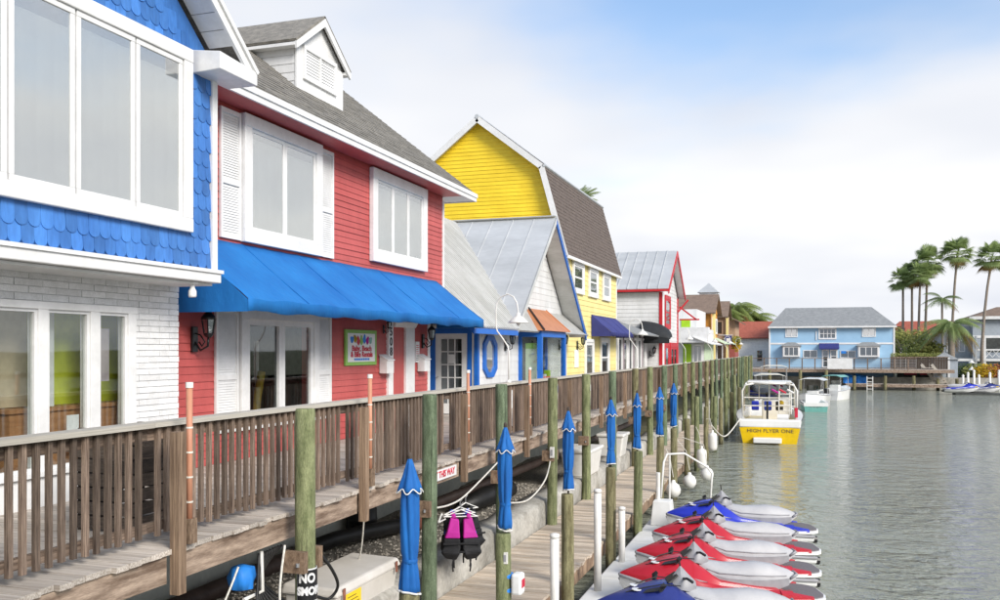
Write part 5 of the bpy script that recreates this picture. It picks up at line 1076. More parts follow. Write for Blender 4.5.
tree(far(ux(925, 106), 106, -1.6), 4.6, (2.6, 2, 1.6), 'low yellow-green leafy tree under the fan palms', 'leaf_olive', 6, 1800, leaf=.18)
tree(far(ux(897, 125), 125, -1.6), 7.0, (2.2, 2, 1.9), 'dark green round tree just right of the blue building roof', 'leaf_green', 7, 1500)
for i, (u, w, m, d) in enumerate(((964, 1.5, 'leaf_green', 100), (976, 1.6, 'leaf_olive', 99), (986, 1.4, 'flower_yellow', 97.5), (996, 1.5, 'flower_mixed', 97.5))):
    o = thing('shrub', far(ux(u, d), d, -1.6), ['dark green hedge shrub below the grey house', 'olive hedge shrub beside the white dock posts', 'yellow-flowering shrub behind the white dock posts', 'red and green flowering shrub at the right edge'][i], 'shrub', None, YAW, local=True); leafball((0, 0, .9), (w, .9, 1.0), 600, .16, 70+i).build('foliage', m, o)
o = thing('clipped_hedge', far(ux(918, 99.5), 99.5, .2), 'clipped light green hedge top above the wooden fence', 'hedge', None, YAW, local=True); b = MB()
for k in range(10): q = leafball((-2.6+.56*k, 0, .95), (.5, .5, .3), 150, .1, 90+k); b.add(q.v, q.f)
b.build('foliage', 'leaf_olive', o)
for i in range(26):                       # low trees closing the view along the horizon
    u = 690+i*14.5
    if 762 < u < 890 or u < 745: continue
    d = 170+(i*37 % 40); tree(far(ux(u, d), d, -1.6), 5.5+(i*13 % 5)*.5, (4.2, 3, 2.0), f'distant low tree behind the far houses, {ORD[i % 30]} in the line', 'leaf_green', 100+i, 500, leaf=.5)
# white dock posts at the right and two road lamps
for i, u in enumerate((963, 968, 974, 979, 990, 999)):
    q = far(ux(u, 94.5), 94.5, -3.4); o = thing('dock_post', q, f'white dock post at the right shore, {ORD[i]} from the left', 'post', 'white dock posts'); MB().tube([(q[0], q[1], -3.4), (q[0], q[1], -1.0+.25*(i % 3))], .12, 10).build('shaft', 'pvc_white', o, smooth=True); MB().lathe((q[0], q[1], -1.0+.25*(i % 3)), [(.15, 0), (.13, .05), (.02, .2)], 10).build('cap', 'pvc_white', o)
for i, (u, v, d) in enumerate(((971.5, 362, 100), (971.8, 369, 98))):
    q = far(ux(u, d), d, -1.6); o = thing('garden_lamp', q, ['white-shaded lamp on a thin post, upper one by the grey house', 'white-shaded lamp on a thin post, lower one by the grey house'][i], 'lamp', 'white-shaded garden lamps'); MB().tube([q, (q[0], q[1], vz(v, d))], .04, 6).build('post', 'black_metal', o); MB().lathe((q[0], q[1], vz(v, d)-.1), [(.34, 0), (.25, .12), (.06, .3), (.03, .42)], 12).build('shade', 'pvc_white', o)
# ================================================================== BOATS
def hull(o, L, beam, free, cols, draft=.25, flare=.10, bowlift=.35, trans=.92, cock=(.04, .62), gun=.14, sole=.15, deckm='gelcoat_white'):
    # local +y is the bow; stern at y=0; z=0 waterline. lower band, upper band with cockpit cut in
    N = 15
    def sec(t):
        k = max(0, (t-.45)/.55); hb = beam/2*(trans+(1-trans)*min(1, t/.3))*(1-k**2.4*.985); sh = free*(1+bowlift*t*t); return L*t, max(hb, .012), sh
    lo, up = [], []
    for i in range(N):
        y, hb, sh = sec(i/(N-1)); y2 = y+L*.03*(i/(N-1))**3; zk = -draft*(1-(i/(N-1))**3*.8); mid = sh*.62
        lo.append([(-hb*(1-flare*.3), y2, mid), (-hb*(1-flare), y2, 0), (0, y, zk), (hb*(1-flare), y2, 0), (hb*(1-flare*.3), y2, mid), (0, y2, mid)])
        t = i/(N-1); inn = cock[0] < t < cock[1]; ih = max(hb-gun, .004); zs = sole if inn else sh+.02
        up.append([(-hb*(1-flare*.3)-.002, y2, mid), (-hb-.012, y2, sh), (-ih, y2, sh+.015), (-ih*.98, y2, zs), (ih*.98, y2, zs), (ih, y2, sh+.015), (hb+.012, y2, sh), (hb*(1-flare*.3)+.002, y2, mid), (0, y2, mid*.7)])
    h = MB().loft(lo).build('hull', cols[0], o); smooth_by_angle(h, 35); smooth_by_angle(MB().loft(up).build('topside', cols[1], o), 30)
    r = [sec(i/(N-1)) for i in range(N)]
    rub = [(-hb-.015, y+L*.03*(y/L)**3, sh-.03) for y, hb, sh in r]+[(hb+.015, y+L*.03*(y/L)**3, sh-.03) for y, hb, sh in r[::-1]]
    MB().tube(rub, .025, 6).build('rub_rail', 'black_rubber' if cols[0] != 'gelcoat_white' else 'ski_grey', o)
    return sec
def thing_b(name, loc, rz, label, group='moored boats'): return thing(name, loc, label, 'boat', group, rz, local=True)
# parasail boat with the yellow stern
pb = thing_b('parasail_boat', (-1.32, 43.0, WATER_Z), rad(2), 'white parasail boat with yellow stern moored with its back to us')
hull(pb, 9.2, 3.1, 1.1, ('gelcoat_yellow', 'gelcoat_white'), draft=.35, flare=.17, cock=(.05, .72), gun=.26, sole=.42, trans=.88, bowlift=.25)
MB().prism([(-1.17, -.05, -.02), (1.17, -.05, -.02), (1.33, -.05, .72), (.7, -.05, .76), (-.7, -.05, .76), (-1.33, -.05, .72)], (0, .05, 0)).build('transom', 'gelcoat_yellow', pb); MB().hexa([(-1.34, -.07, .74), (1.34, -.07, .74), (1.36, .22, .74), (-1.36, .22, .74), (-1.38, -.05, 1.08), (1.38, -.05, 1.08), (1.38, .20, 1.12), (-1.38, .20, 1.12)]).build('stern_deck', 'gelcoat_white', pb, bevel=.05)
MB().box(-.72, .52, -.55, -.06, .06, .30).build('swim_platform', 'gelcoat_white', pb, bevel=.04)
text('lettering', 'HIGH FLYER ONE', 'dark_wood', pb, .23, (.02, -.056, .58), (1, 0, 0), (0, 0, 1), .004, sx=1.15); text('lettering', 'HUDSON', 'sign_black', pb, .12, (.02, -.056, .40), (1, 0, 0), (0, 0, 1), .004) if False else None
b = MB()
for s in (-1, 1):
    b2 = MB().tube([(s*1.22, 1.6, 1.15), (s*1.25, 1.6, 2.35), (s*1.10, 1.6, 2.62), (s*.7, 1.6, 2.70)], .045, 8).build('arch_leg', 'pvc_white', pb, smooth=True)
    MB().tube([(s*1.22, 4.4, 1.2), (s*1.2, 4.4, 2.5), (s*1.1, 4.2, 2.62)], .04, 8).build('arch_leg', 'pvc_white', pb, smooth=True); MB().tube([(s*1.1, 1.6, 2.64), (s*1.1, 4.3, 2.64)], .04, 8).build('top_side_rail', 'pvc_white', pb, smooth=True)
MB().tube([(-.75, 1.6, 2.70), (.75, 1.6, 2.70)], .045, 8).build('arch_bar', 'pvc_white', pb, smooth=True)
MB().box(-1.05, 1.05, 3.2, 5.4, 2.66, 2.74).build('hard_top', 'gelcoat_white', pb, bevel=.03)
b = MB().box(-.35, 1.0, 4.6, 5.6, .42, 1.75).build('console', 'gelcoat_white', pb, bevel=.05); MB().box(-1.0, 1.0, 5.55, 5.60, 1.75, 2.5).build('windscreen', 'pane_dark', pb)
for k in range(5): MB().tube([(-1.0+.5*k, 5.5, 1.7), (-1.0+.5*k, 5.4, 2.66)], .03, 6).build('screen_post', 'pvc_white', pb)
for z in (1.55, 1.95): MB().tube([(-1.2, 3.0, z), (1.2, 3.0, z)], .03, 6).build('cross_rail', 'pvc_white', pb)
for i, xx in enumerate((-.85, -.25, .3)): MB().box(xx, xx+.36, 3.4, 3.8, 1.3, 1.75).build('crew_seat', ['ski_blue', 'vest_blue', 'black_rubber'][i], pb, bevel=.05)
MB().lathe((.55, 3.2, 1.55), [(.02, 0), (.13, .05), (.13, .22), (.02, .27)], 12).build('yellow_float', 'flower_yellow', pb, smooth=True)
for s in (-1, 1): MB().tube([(s*.28+.72, 2.6, 1.2), (s*.28+.72, 2.6, 2.3)], .03, 6).build('ladder_rail', 'pvc_white', pb)
for k in range(4): MB().tube([(.44, 2.6, 1.35+.27*k), (1.0, 2.6, 1.35+.27*k)], .03, 6).build('ladder_rung', 'pvc_white', pb)
MB().box(-.95, .1, .5, 1.2, .42, .85).build('engine_box', 'gelcoat_white', pb, bevel=.05); MB().box(.15, 1.0, .7, 1.6, .42, 1.0).build('winch_box', 'ski_grey', pb, bevel=.08); MB().tube([(.35, 1.1, 1.12), (.85, 1.1, 1.12)], .16, 12).build('winch_drum', 'gelcoat_white', pb)
MB().tube([(-.1, .9, .85), (-.1, .9, 1.9)], .05, 8).build('tow_post', 'black_metal', pb); MB().box(1.12, 1.26, .9, 1.05, 1.15, 1.6).build('red_flag', 'sign_red', pb)
MB().box(-1.2, -.85, .6, 2.6, .42, .85).build('bench', 'canvas_cream', pb, bevel=.04)
for k in range(3): MB().tube([(.1+.35*k, 1.6, 2.42), (.4+.35*k, 1.65, 2.25)], .05, 6).build('rolled_flag', ['magenta', 'sign_red', 'white_paint'][k], pb)
# other boats beyond
def small_boat(name, loc, rz, L, beam, free, cols, label, canopy=None, console=True, motor=True, frames=True):
    o = thing_b(name, loc, rz, label); hull(o, L, beam, free, cols, gun=.16, sole=.12, draft=.2)
    if console: MB().box(-.4, .4, L*.36, L*.36+.7, .12, 1.25).build('console', 'gelcoat_white', o, bevel=.05); MB().box(-.42, .42, L*.36+.62, L*.36+.66, 1.25, 1.65).build('windscreen', 'pane_dark', o)
    if motor: MB().box(-.2, .2, -.45, -.05, .15, 1.0).build('outboard', 'black_rubber', o, bevel=.07); MB().box(-.1, .1, -.35, -.15, -.4, .2).build('motor_leg', 'ski_grey', o)
    if canopy:
        z = canopy[1]; rg = []
        for i in range(7): t = i/6; rg.append([(-beam*.44, L*.18+L*.44*t, z-.16), (-beam*.25, L*.18+L*.44*t, z), (beam*.25, L*.18+L*.44*t, z), (beam*.44, L*.18+L*.44*t, z-.16), (beam*.25, L*.18+L*.44*t, z-.05), (-beam*.25, L*.18+L*.44*t, z-.05)])
        MB().loft(rg).build('canopy', canopy[0], o)
        for s in (-1, 1):
            for yy in (L*.2, L*.6): MB().tube([(s*beam*.42, yy, free*.9), (s*beam*.40, yy, z-.14)], .025, 6).build('canopy_post', 'steel', o)
    MB().box(-beam*.36, beam*.36, L*.12, L*.12+.4, .12, .55).build('seat', 'canvas_cream', o, bevel=.04); return o
small_boat('pontoon_boat', (-1.9, 66, WATER_Z), rad(4), 7.5, 2.5, .9, ('gelcoat_white', 'gelcoat_white'), 'white boat under a long cream canopy behind the parasail boat', ('canvas_cream', 2.55))
small_boat('pontoon_boat', (-2.0, 77, WATER_Z), rad(2), 7.0, 2.5, 1.0, ('gelcoat_white', 'gelcoat_white'), 'farthest white boat with rounded cream top at the row end', ('canvas_cream', 3.0))
small_boat('center_console_boat', (1.3, 74, WATER_Z), rad(172), 6.4, 2.1, .9, ('gelcoat_white', 'gelcoat_white'), 'white centre-console boat with bow towards us', ('gelcoat_white', 2.2))
small_boat('teal_skiff', (1.05, 66.0, WATER_Z), rad(5), 4.2, 1.75, .62, ('gelcoat_teal', 'gelcoat_white'), 'small teal skiff beside the centre-console boat', None, False, False)
small_boat('white_skiff', (2.2, 82, WATER_Z), rad(-18), 5.6, 2.0, .8, ('gelcoat_white', 'gelcoat_white'), 'low white skiff with teal canvas top nearest the far dock', ('gelcoat_teal', 2.1))
jd = fthing('jet_ski_raft', ux(984, 86), 86, 'dark floating raft carrying small watercraft at the right edge', 'raft'); MB().box(-2.6, 6, -.8, 1.0, -2.7, -2.38).build('float', 'interior_dark', jd, bevel=.05)
# ---- jet skis
def ring_yz(x, pts): return [(x, y, z) for y, z in pts]
def jet_ski(loc, rz, body, label):
    o = thing('jet_ski', loc, label, 'jet ski', 'jet skis lined up on the white float', rz, local=True)
    H = [(-1.62, .46, .08, .34), (-1.2, .52, .02, .36), (-.6, .57, .0, .38), (0, .57, .0, .42), (.5, .53, .03, .47), (.9, .43, .09, .52), (1.25, .29, .19, .57), (1.5, .14, .33, .61), (1.64, .03, .47, .62)]
    smooth_by_angle(MB().loft([ring_yz(x, [(-w, zb), (-w*.96, zb-.10), (-w*.62, zk+.07), (0, zk), (w*.62, zk+.07), (w*.96, zb-.10), (w, zb)]) for x, w, zk, zb in H]).build('lower_hull', 'gelcoat_white', o), 40)
    MB().tube([(x, -w-.012, zb-.01) for x, w, zk, zb in H]+[(x, w+.012, zb-.01) for x, w, zk, zb in H[::-1]], .028, 6).build('bumper', 'ski_grey', o, smooth=True)
    # coloured top deck: gunwales, foot wells, then the hood
    D = [(-1.16, .52, .378, .43, .22), (-.95, .54, .385, .53, .30), (-.5, .56, .395, .58, .30), (0, .56, .43, .64, .33), (.35, .54, .46, .82, .30), (.55, .52, .475, .93, .29), (.8, .46, .51, .90, .26), (1.05, .37, .545, .83, .25), (1.3, .25, .58, .755, .16), (1.5, .13, .61, .69, .075), (1.63, .03, .62, .635, .012)]
    rg = []
    for x, w, zb, zt, wt in D:
        zg = zb+.165 if x < .3 else zb+(zt-zb)*.55; wi = w*.80 if x < .3 else w*.90
        well = zb+.03 if -1.0 < x < .2 else zg+.005
        rg.append(ring_yz(x, [(-w, zb), (-w*.97, zb+(zg-zb)*.8), (-wi, zg), (-(wi+wt)/2 if x < .3 else -wi*.9, well if x < .3 else zg+.01), (-wt, zt*.97), (-wt*.55, zt+.012), (0, zt+.022), (wt*.55, zt+.012), (wt, zt*.97), ((wi+wt)/2 if x < .3 else wi*.9, well if x < .3 else zg+.01), (wi, zg), (w*.97, zb+(zg-zb)*.8), (w, zb)]))
    smooth_by_angle(MB().loft(rg).build('top_deck', body, o), 38)
    S = [(-1.34, .05, .66, .71), (-1.20, .105, .58, .77), (-.95, .165, .51, .84), (-.65, .20, .48, .87), (-.38, .21, .50, .85), (-.12, .205, .53, .84), (.15, .18, .60, .87), (.32, .10, .74, .91)]
    st = MB().loft([ring_yz(x, [(-w*1.15, z0), (-w*1.12, (z0+z1)/2), (-w*.9, z1-.05), (-w*.45, z1), (w*.45, z1), (w*.9, z1-.05), (w*1.12, (z0+z1)/2), (w*1.15, z0)]) for x, w, z0, z1 in S]).build('seat', 'ski_seat', o); smooth_by_angle(st, 50)
    sb = MB().loft([ring_yz(x, [(-w*1.22, z0-.02), (-w*1.20, z0+(z1-z0)*.42), (w*1.20, z0+(z1-z0)*.42), (w*1.22, z0-.02)]) for x, w, z0, z1 in S[1:-1]]).build('seat_base', 'ski_grey', o); smooth_by_angle(sb, 50)
    for s in (-1, 1):
        MB().prism([(-.98, s*.30, .452), (.12, s*.35, .478), (.12, s*.43, .478), (-.98, s*.42, .452)], (0, 0, .02)).build('foot_mat', 'ski_pad', o)
        MB().tube([(.42, s*.20, .925), (.70, s*.22, .945), (.95, s*.17, .885), (1.22, s*.09, .795)], .008, 5).build('hood_seam', 'ski_black', o)
    MB().hexa([(.56, -.16, .95), (.60, -.16, .95), (.60, .16, .95), (.56, .16, .95), (.44, -.12, 1.04), (.46, -.12, 1.05), (.46, .12, 1.05), (.44, .12, 1.04)]).build('windscreen', 'ski_black', o)
    MB().tube([(-1.62, 0, .20), (-1.82, 0, .19)], [.09, .075], 10).build('jet_nozzle', 'ski_black', o); MB().tube([(1.60, 0, .60), (1.66, 0, .56), (1.62, 0, .50)], .012, 5).build('bow_eye', 'steel', o)
    MB().tube([(-1.22, -.12, .66), (-1.33, -.1, .72), (-1.33, .1, .72), (-1.22, .12, .66)], .022, 6).build('grab_handle', 'ski_grey', o, smooth=True)
    # rear boarding platform
    pp = [(-1.78, -.20), (-1.73, -.33), (-1.60, -.42), (-1.35, -.47), (-1.10, -.48), (-1.10, .48), (-1.35, .47), (-1.60, .42), (-1.73, .33), (-1.78, .20)]
    MB().prism([(x, y*1.1, .385) for x, y in pp], (0, 0, .055)).build('platform_rim', 'gelcoat_white', o); MB().prism([(x+.03, y, .443) for x, y in pp], (0, 0, .012)).build('platform_mat', 'ski_pad', o)
    for s in (-1, 1):
        MB().hexa([(-1.50, s*.43, .44), (-.95, s*.46, .44), (-.95, s*.55, .42), (-1.50, s*.495, .42), (-1.50, s*.44, .475), (-.95, s*.45, .56), (-.95, s*.54, .53), (-1.50, s*.485, .46)]).build('rear_fin', body, o)
        MB().prism([(-.80, s*.547, .44), (-.25, s*.560, .475), (.15, s*.553, .50), (.42, s*.538, .56), (-.05, s*.545, .535), (-.5, s*.546, .50)], (0, s*.012, 0)).build('side_decal', 'gelcoat_white', o); MB().prism([(-.45, s*.556, .465), (-.1, s*.562, .485), (.1, s*.556, .51), (-.2, s*.556, .50)], (0, s*.014, 0)).build('side_decal', 'ski_grey', o); MB().prism([(.95, s*.30, .70), (.55, s*.46, .70), (.25, s*.48, .64), (.6, s*.475, .66)], (0, s*.012, .012)).build('hood_swoosh', 'ski_grey', o); MB().tube([(-1.15, s*.135, .70), (-.9, s*.19, .70), (-.5, s*.235, .71), (0, s*.225, .73), (.2, s*.18, .78)], .008, 5).build('seat_seam', 'ski_grey', o)
        MB().prism([(.75, s*.33, .885), (.98, s*.27, .835), (.92, s*.22, .865), (.72, s*.27, .915)], (0, 0, .012)).build('vent_grille', 'ski_black', o)
        MB().loft([[(.70, s*.30, .87), (.76, s*.33, .86), (.73, s*.34, .89)], [(.66, s*.38, .96), (.76, s*.37, .95), (.70, s*.34, 1.0)]]).build('mirror', 'ski_black', o)
        MB().tube([(.36, s*.09, 1.0), (.33, s*.22, 1.03), (.28, s*.36, 1.02)], [.018, .018, .022], 8).build('handle_grip', 'ski_black', o, smooth=True)
        MB().lathe((1.06, s*.12, .842), [(.075, 0), (.075, .010), (.0, .012)], 14).build('round_emblem', 'gelcoat_white', o)
    cov = MB(); cov.loft([ring_yz(.16, [(-.08, .82), (-.09, .90), (0, .95), (.09, .90), (.08, .82)]), ring_yz(.28, [(-.13, .84), (-.13, .97), (0, 1.05), (.13, .97), (.13, .84)]), ring_yz(.40, [(-.15, .86), (-.11, 1.0), (0, 1.16), (.11, 1.0), (.15, .86)]), ring_yz(.52, [(-.12, .88), (-.07, .94), (0, 1.0), (.07, .94), (.12, .88)])]); smooth_by_angle(cov.build('handlebar_cover', 'ski_grey', o), 45)
    MB().tube([(.40, 0, 1.15), (.42, 0, 1.27)], .012, 6).build('cover_tip', 'ski_black', o)
    ubox('registration_decal', 'sign_yellow', o, 1.02, 1.30, -.375, -.30, .60, .66)
    return o
sk = [(12.9, 'ski_navy', 'navy jet ski nearest the camera, cut by the bottom edge'), (14.6, 'ski_red', 'red jet ski next to the navy one, nearest red'), (16.25, 'ski_red', 'middle red jet ski of the three'), (18.05, 'ski_red', 'red jet ski beside the bright blue one, farthest red'), (20.1, 'ski_blue', 'bright blue jet ski at the far end of the float')]
for i, (y, m, lab) in enumerate(sk):
    o = jet_ski((-1.30+random.uniform(-.04, .04), y, -2.50), rad(197+random.uniform(-1.2, 1.2)), m, lab); o.rotation_euler.y = rad(-1.5); o.scale = (.93, .98, 1.04)
for i, (u, m) in enumerate(((962, 'ski_blue'), (983, 'ski_navy'))):
    q = far(ux(u, 86.3), 86.3, -2.38); jet_ski(q, rad(8), m, ['small blue and white watercraft on the dark raft, left one', 'small blue and white watercraft on the dark raft, right one'][i])['group'] = 'watercraft on the far raft'
# ---- white float with posts and hand rail
fl = thing('floating_platform', (-2.8, 16, WATER_Z), 'white plastic floating platform beside the dock, carrying the jet skis', 'float')
for k in range(8):
    y = 9.4+1.55*k; MB().box(-3.38, -2.42, y, y+1.54, -2.75, -2.27).build('float_module', 'platform', fl, bevel=.03)
for i, (y, *_r) in enumerate(sk): MB().hexa([(-2.45, y-1.05, -2.75), (.2, y-.35, -2.75), (.2, y+.65, -2.75), (-2.45, y+.10, -2.75), (-2.45, y-1.05, -2.33), (.2, y-.35, -2.52), (.2, y+.65, -2.52), (-2.45, y+.10, -2.33)]).build('cradle', 'platform', fl, bevel=.03)
for i, (x, y, z) in enumerate(((-3.22, 12.05, -.82), (-3.2, 14.75, -.60), (-3.2, 16.9, -1.25))):
    o = thing('white_pole', (x, y, -2.3), ['white plastic pole on the float nearest the camera', 'tallest white plastic pole on the float', 'short white plastic pole on the float'][i], 'pole', 'white float poles'); MB().tube([(x, y, -2.27), (x, y, z)], .062, 12).build('shaft', 'pvc_white', o, smooth=True); MB().lathe((x, y, z), [(.068, -.04), (.068, .01), (.03, .025)], 12).build('cap', 'pvc_white', o, smooth=True)
o = thing('float_pedestal', (-2.95, 20.9, -2.27), 'white box pedestal with pipe at the far end of the float', 'pedestal'); MB().hexa([(-3.25, 20.6, -2.27), (-2.75, 20.6, -2.27), (-2.75, 21.15, -2.27), (-3.25, 21.15, -2.27), (-3.2, 20.68, -1.72), (-2.8, 20.68, -1.72), (-2.8, 21.1, -1.72), (-3.2, 21.1, -1.72)]).build('box', 'platform', o, bevel=.02); MB().tube([(-3.12, 20.95, -1.75), (-3.12, 20.95, -1.1)], .05, 8).build('pipe', 'pvc_white', o)
o = thing('hand_rail', (-2.9, 22.3, -2.27), 'white bent-pipe handrail at the end of the float', 'handrail'); MB().tube([(-3.12, 21.4, -1.75), (-3.1, 21.7, -.95), (-3.05, 21.9, -.78), (-2.7, 22.4, -.80), (-2.15, 22.6, -1.15), (-2.05, 22.6, -1.3), (-2.1, 22.5, -2.3)], .026, 8).build('pipe', 'pvc_white', o, smooth=True); MB().tube([(-3.0, 22.0, -.78), (-3.0, 22.0, -2.3)], .024, 8).build('upright', 'pvc_white', o)
# ---- buoys and fenders on the outer pilings
for i, (x, y, z, k) in enumerate(((-3.05, 26.6, -2.1, 0), (-2.65, 27.6, -2.0, 0), (-3.2, 31.5, -2.0, 1), (-3.15, 35.0, -1.75, 1), (-3.2, 24.2, -2.0, 0))):
    o = thing('fender_buoy', (x, y, z), ['round white buoy by the end of the jet ski float, left of two', 'round white buoy by the end of the jet ski float, right of two', 'white cylindrical fender hanging from the outer mooring pilings, nearer one', 'white cylindrical fender hanging nearest the yellow-sterned boat', 'round white buoy against the piling under the last umbrellas'][i], 'buoy', 'white buoys and fenders')
    pr_ = [(.01, -.20), (.12, -.16), (.19, -.06), (.195, .04), (.15, .15), (.06, .21), (.045, .27), (.01, .28)] if k == 0 else [(.02, -.36), (.15, -.3), (.17, -.2), (.17, .2), (.15, .3), (.04, .37), (.04, .44), (.01, .45)]
    MB().lathe((x, y, z), pr_, 16).build('body', 'pvc_white', o, smooth=True); MB().tube([(x, y, z+.35), (x-.1, y, z+.9), (-3.4, y, -.9)], .012, 5).build('line', 'rope', o)
# ================================================================== THINGS UNDER AND ON THE BOARDWALK
fw = thing('foundation_wall', (-8.0, 30, -1.6), 'grey-green painted foundation wall under the shops behind the boardwalk', 'wall')
for k in range(30): MB().box(-8.30, -8.02, 3+1.82*k, 3+1.82*(k+1)-.012, -1.8, -.06).build('panel', 'foundation', fw)
MB().box(-8.01, -7.97, 12.3, 13.1, -.75, -.32).build('vent_frame', 'post_wood', fw); MB().box(-7.968, -7.962, 12.38, 13.02, -.69, -.38).build('vent', 'canvas_cream', fw)
pp_ = thing('drain_pipe', (-7.6, 14, -1.35), 'dark brown drain pipe lying on gravel along the foundation wall', 'pipe')
MB().tube([(-7.55, 8, -1.55), (-7.6, 12.5, -1.53), (-7.62, 13.2, -1.52)], .125, 14).build('tube', 'pipe_brown', pp_, smooth=True); MB().tube([(-7.62, 13.0, -1.52), (-7.5, 13.6, -1.47), (-7.25, 14.3, -1.46), (-6.9, 15.2, -1.48)], .13, 14).build('black_section', 'black_rubber', pp_, smooth=True); MB().tube([(-7.63, 12.86, -1.53), (-7.63, 13.06, -1.52)], .145, 14).build('rusty_collar', 'pipe_rust', pp_, smooth=True); MB().tube([(-6.95, 15.1, -1.48), (-6.7, 15.7, -1.5)], .14, 14).build('rusty_end', 'pipe_rust', pp_, smooth=True)
o = thing('long_pipe', (-6.0, 22, -1.0), 'long brown pipe running under the boardwalk behind the pilings', 'pipe'); MB().tube([(-7.0, 16, -1.35), (-6.3, 22, -1.12), (-6.0, 34, -1.0)], .10, 12).build('tube', 'pipe_brown', o, smooth=True)
o = thing('black_barrel', (-7.7, 15.0, -1.7), 'dark drum standing in the gloom under the boardwalk', 'drum'); MB().lathe((-7.7, 15.0, -1.7), [(.28, 0), (.29, .02), (.28, .3), (.295, .32), (.28, .34), (.28, .7), (.29, .72), (.05, .73)], 16).build('body', 'black_rubber', o, smooth=True)
o = thing('tyre_roll', (-6.3, 18.6, -1.45), 'black rolled cover lying under the boardwalk behind the second umbrella', 'cover'); MB().tube([(-6.6, 17.4, -1.5), (-6.5, 18.5, -1.45), (-6.4, 20.0, -1.5)], [.16, .22, .17], 12).build('roll', 'black_rubber', o, smooth=True)
db = thing('storage_box', (-5.5, 10.3, -1.6), 'pale beige plastic storage box with hinged lid beside the signed piling', 'box')
MB().hexa([(-5.80, 9.42, -1.55), (-5.20, 9.42, -1.55), (-5.20, 11.05, -1.55), (-5.80, 11.05, -1.55), (-5.84, 9.38, -1.17), (-5.15, 9.38, -1.17), (-5.15, 11.09, -1.17), (-5.84, 11.09, -1.17)]).build('body', 'box_plastic', db, bevel=.02)
MB().hexa([(-5.88, 9.34, -1.165), (-5.11, 9.34, -1.165), (-5.11, 11.13, -1.165), (-5.88, 11.13, -1.165), (-5.85, 9.37, -1.04), (-5.15, 9.37, -1.06), (-5.15, 11.10, -1.06), (-5.85, 11.10, -1.04)]).build('lid', 'box_plastic', db, bevel=.03)
MB().box(-5.163, -5.150, 9.62, 10.02, -1.50, -1.19).build('yellow_notice', 'sign_yellow', db)
for k in range(6): ubox('print_line', 'sign_black', db, -5.149, -5.147, 9.67, 9.97-.04*(k % 3), -1.46+.043*k, -1.452+.043*k)
for y in (9.5, 10.95): MB().box(-5.112, -5.095, y-.02, y+.02, -1.22, -1.08).build('latch', 'pipe_rust', db)
# the sign wrapped round the first piling
ns = thing('smoking_sign', (-4.95, 8.37, -.7), 'black and white no smoking sign wrapped round the first piling', 'sign'); ac = rad(-47); Rr = .112
def wrap(r, a0, a1, z0, z1, t=.004, n=14):
    b = MB(); rg = []
    for k in range(n+1): a = a0+(a1-a0)*k/n; c, s = math.cos(a), math.sin(a); rg.append([(-4.95+r*c, 8.37+r*s, z0), (-4.95+(r+t)*c, 8.37+(r+t)*s, z0), (-4.95+(r+t)*c, 8.37+(r+t)*s, z1), (-4.95+r*c, 8.37+r*s, z1)])
    return b.loft(rg)
wrap(Rr, ac-1.15, ac+2.3, -.90, -.55).build('white_edge', 'white_paint', ns); wrap(Rr+.004, ac-1.08, ac+2.2, -.885, -.565, .003).build('plate', 'sign_black', ns)
for s, zc, sz in (('NO', -.65, .135), ('SMOKING', -.785, .115)):
    t = text('lettering', s, 'white_paint', ns, sz, (0, 0, 0), (1, 0, 0), (0, 1, 0), .003, bold=.006, sx=.82)
    for v in t.data.vertices:
        a = ac+(.78 if s == 'SMOKING' else -.10)+v.co.x/Rr*.95; r = Rr+.009+v.co.z; v.co = (-4.95+r*math.cos(a), 8.37+r*math.sin(a), zc+v.co.y)
    t.location = V3((0, 0, 0))-V3(OFF[ns.name])
ex = thing('exit_sign', (-5.2, 12.8, -.2), 'narrow white sign with red lettering on the boardwalk edge beam', 'sign')
MB().box(-5.232, -5.205, 12.22, 13.42, -.25, -.09).build('board', 'white_paint', ex); text('lettering', 'EXIT THIS WAY', 'sign_red', ex, .145, (-5.203, 12.84, -.17), (0, 1, 0), (0, 0, 1), .003, bold=.003, sx=.98)
# ropes
def rope(name, pts, label, r=.012, m='rope', seg=8):
    P = [V3(p) for p in pts]; out = []
    for i in range(len(P)-1):
        for k in range(seg):
            t = k/seg; p0, p1, p2, p3 = P[max(i-1, 0)], P[i], P[i+1], P[min(i+2, len(P)-1)]
            out.append(.5*((2*p1)+(-p0+p2)*t+(2*p0-5*p1+4*p2-p3)*t*t+(-p0+3*p1-3*p2+p3)*t**3))
    out.append(P[-1]); return tag(MB().tube(out, r, 6).build(name, m, None, smooth=True, origin=tuple(P[0])), label, 'rope' if m == 'rope' else 'hose')
rope('mooring_rope', [(-4.84, 11.72, -.48), (-4.85, 12.2, -.52), (-4.85, 12.75, -.50), (-4.85, 13.6, -.34), (-4.88, 14.85, -.10)], 'white rope with hangers strung between the second and third tall pilings', .014)
rope('mooring_rope', [(-4.95, 15.05, -.95), (-4.8, 16.0, -1.05), (-4.8, 17.2, -.85), (-4.95, 18.2, -.55)], 'slack white rope strung between the third and fourth tall pilings', .016)
rope('mooring_rope', [(-5.1, 8.2, -.30), (-5.0, 7.95, -.85), (-4.7, 7.75, -1.55), (-4.6, 7.7, -1.9)], 'pale rope slanting down left of the signed piling', .013)
rope('mooring_rope', [(-5.25, 7.6, -.40), (-5.3, 7.45, -.7), (-5.5, 7.1, -1.5)], 'pale rope hanging from the boardwalk edge, farthest left', .011)
rope('mooring_rope', [(-3.3, 36, -1.2), (-3.0, 39, -1.9), (-2.6, 43, -1.4)], 'white mooring line from the pilings to the yellow-sterned boat', .03)
rope('mooring_rope', [(-5.3, 10.4, -.35), (-5.5, 10.7, -.9), (-5.7, 10.9, -1.25)], 'pale rope hanging down behind the storage box', .011)
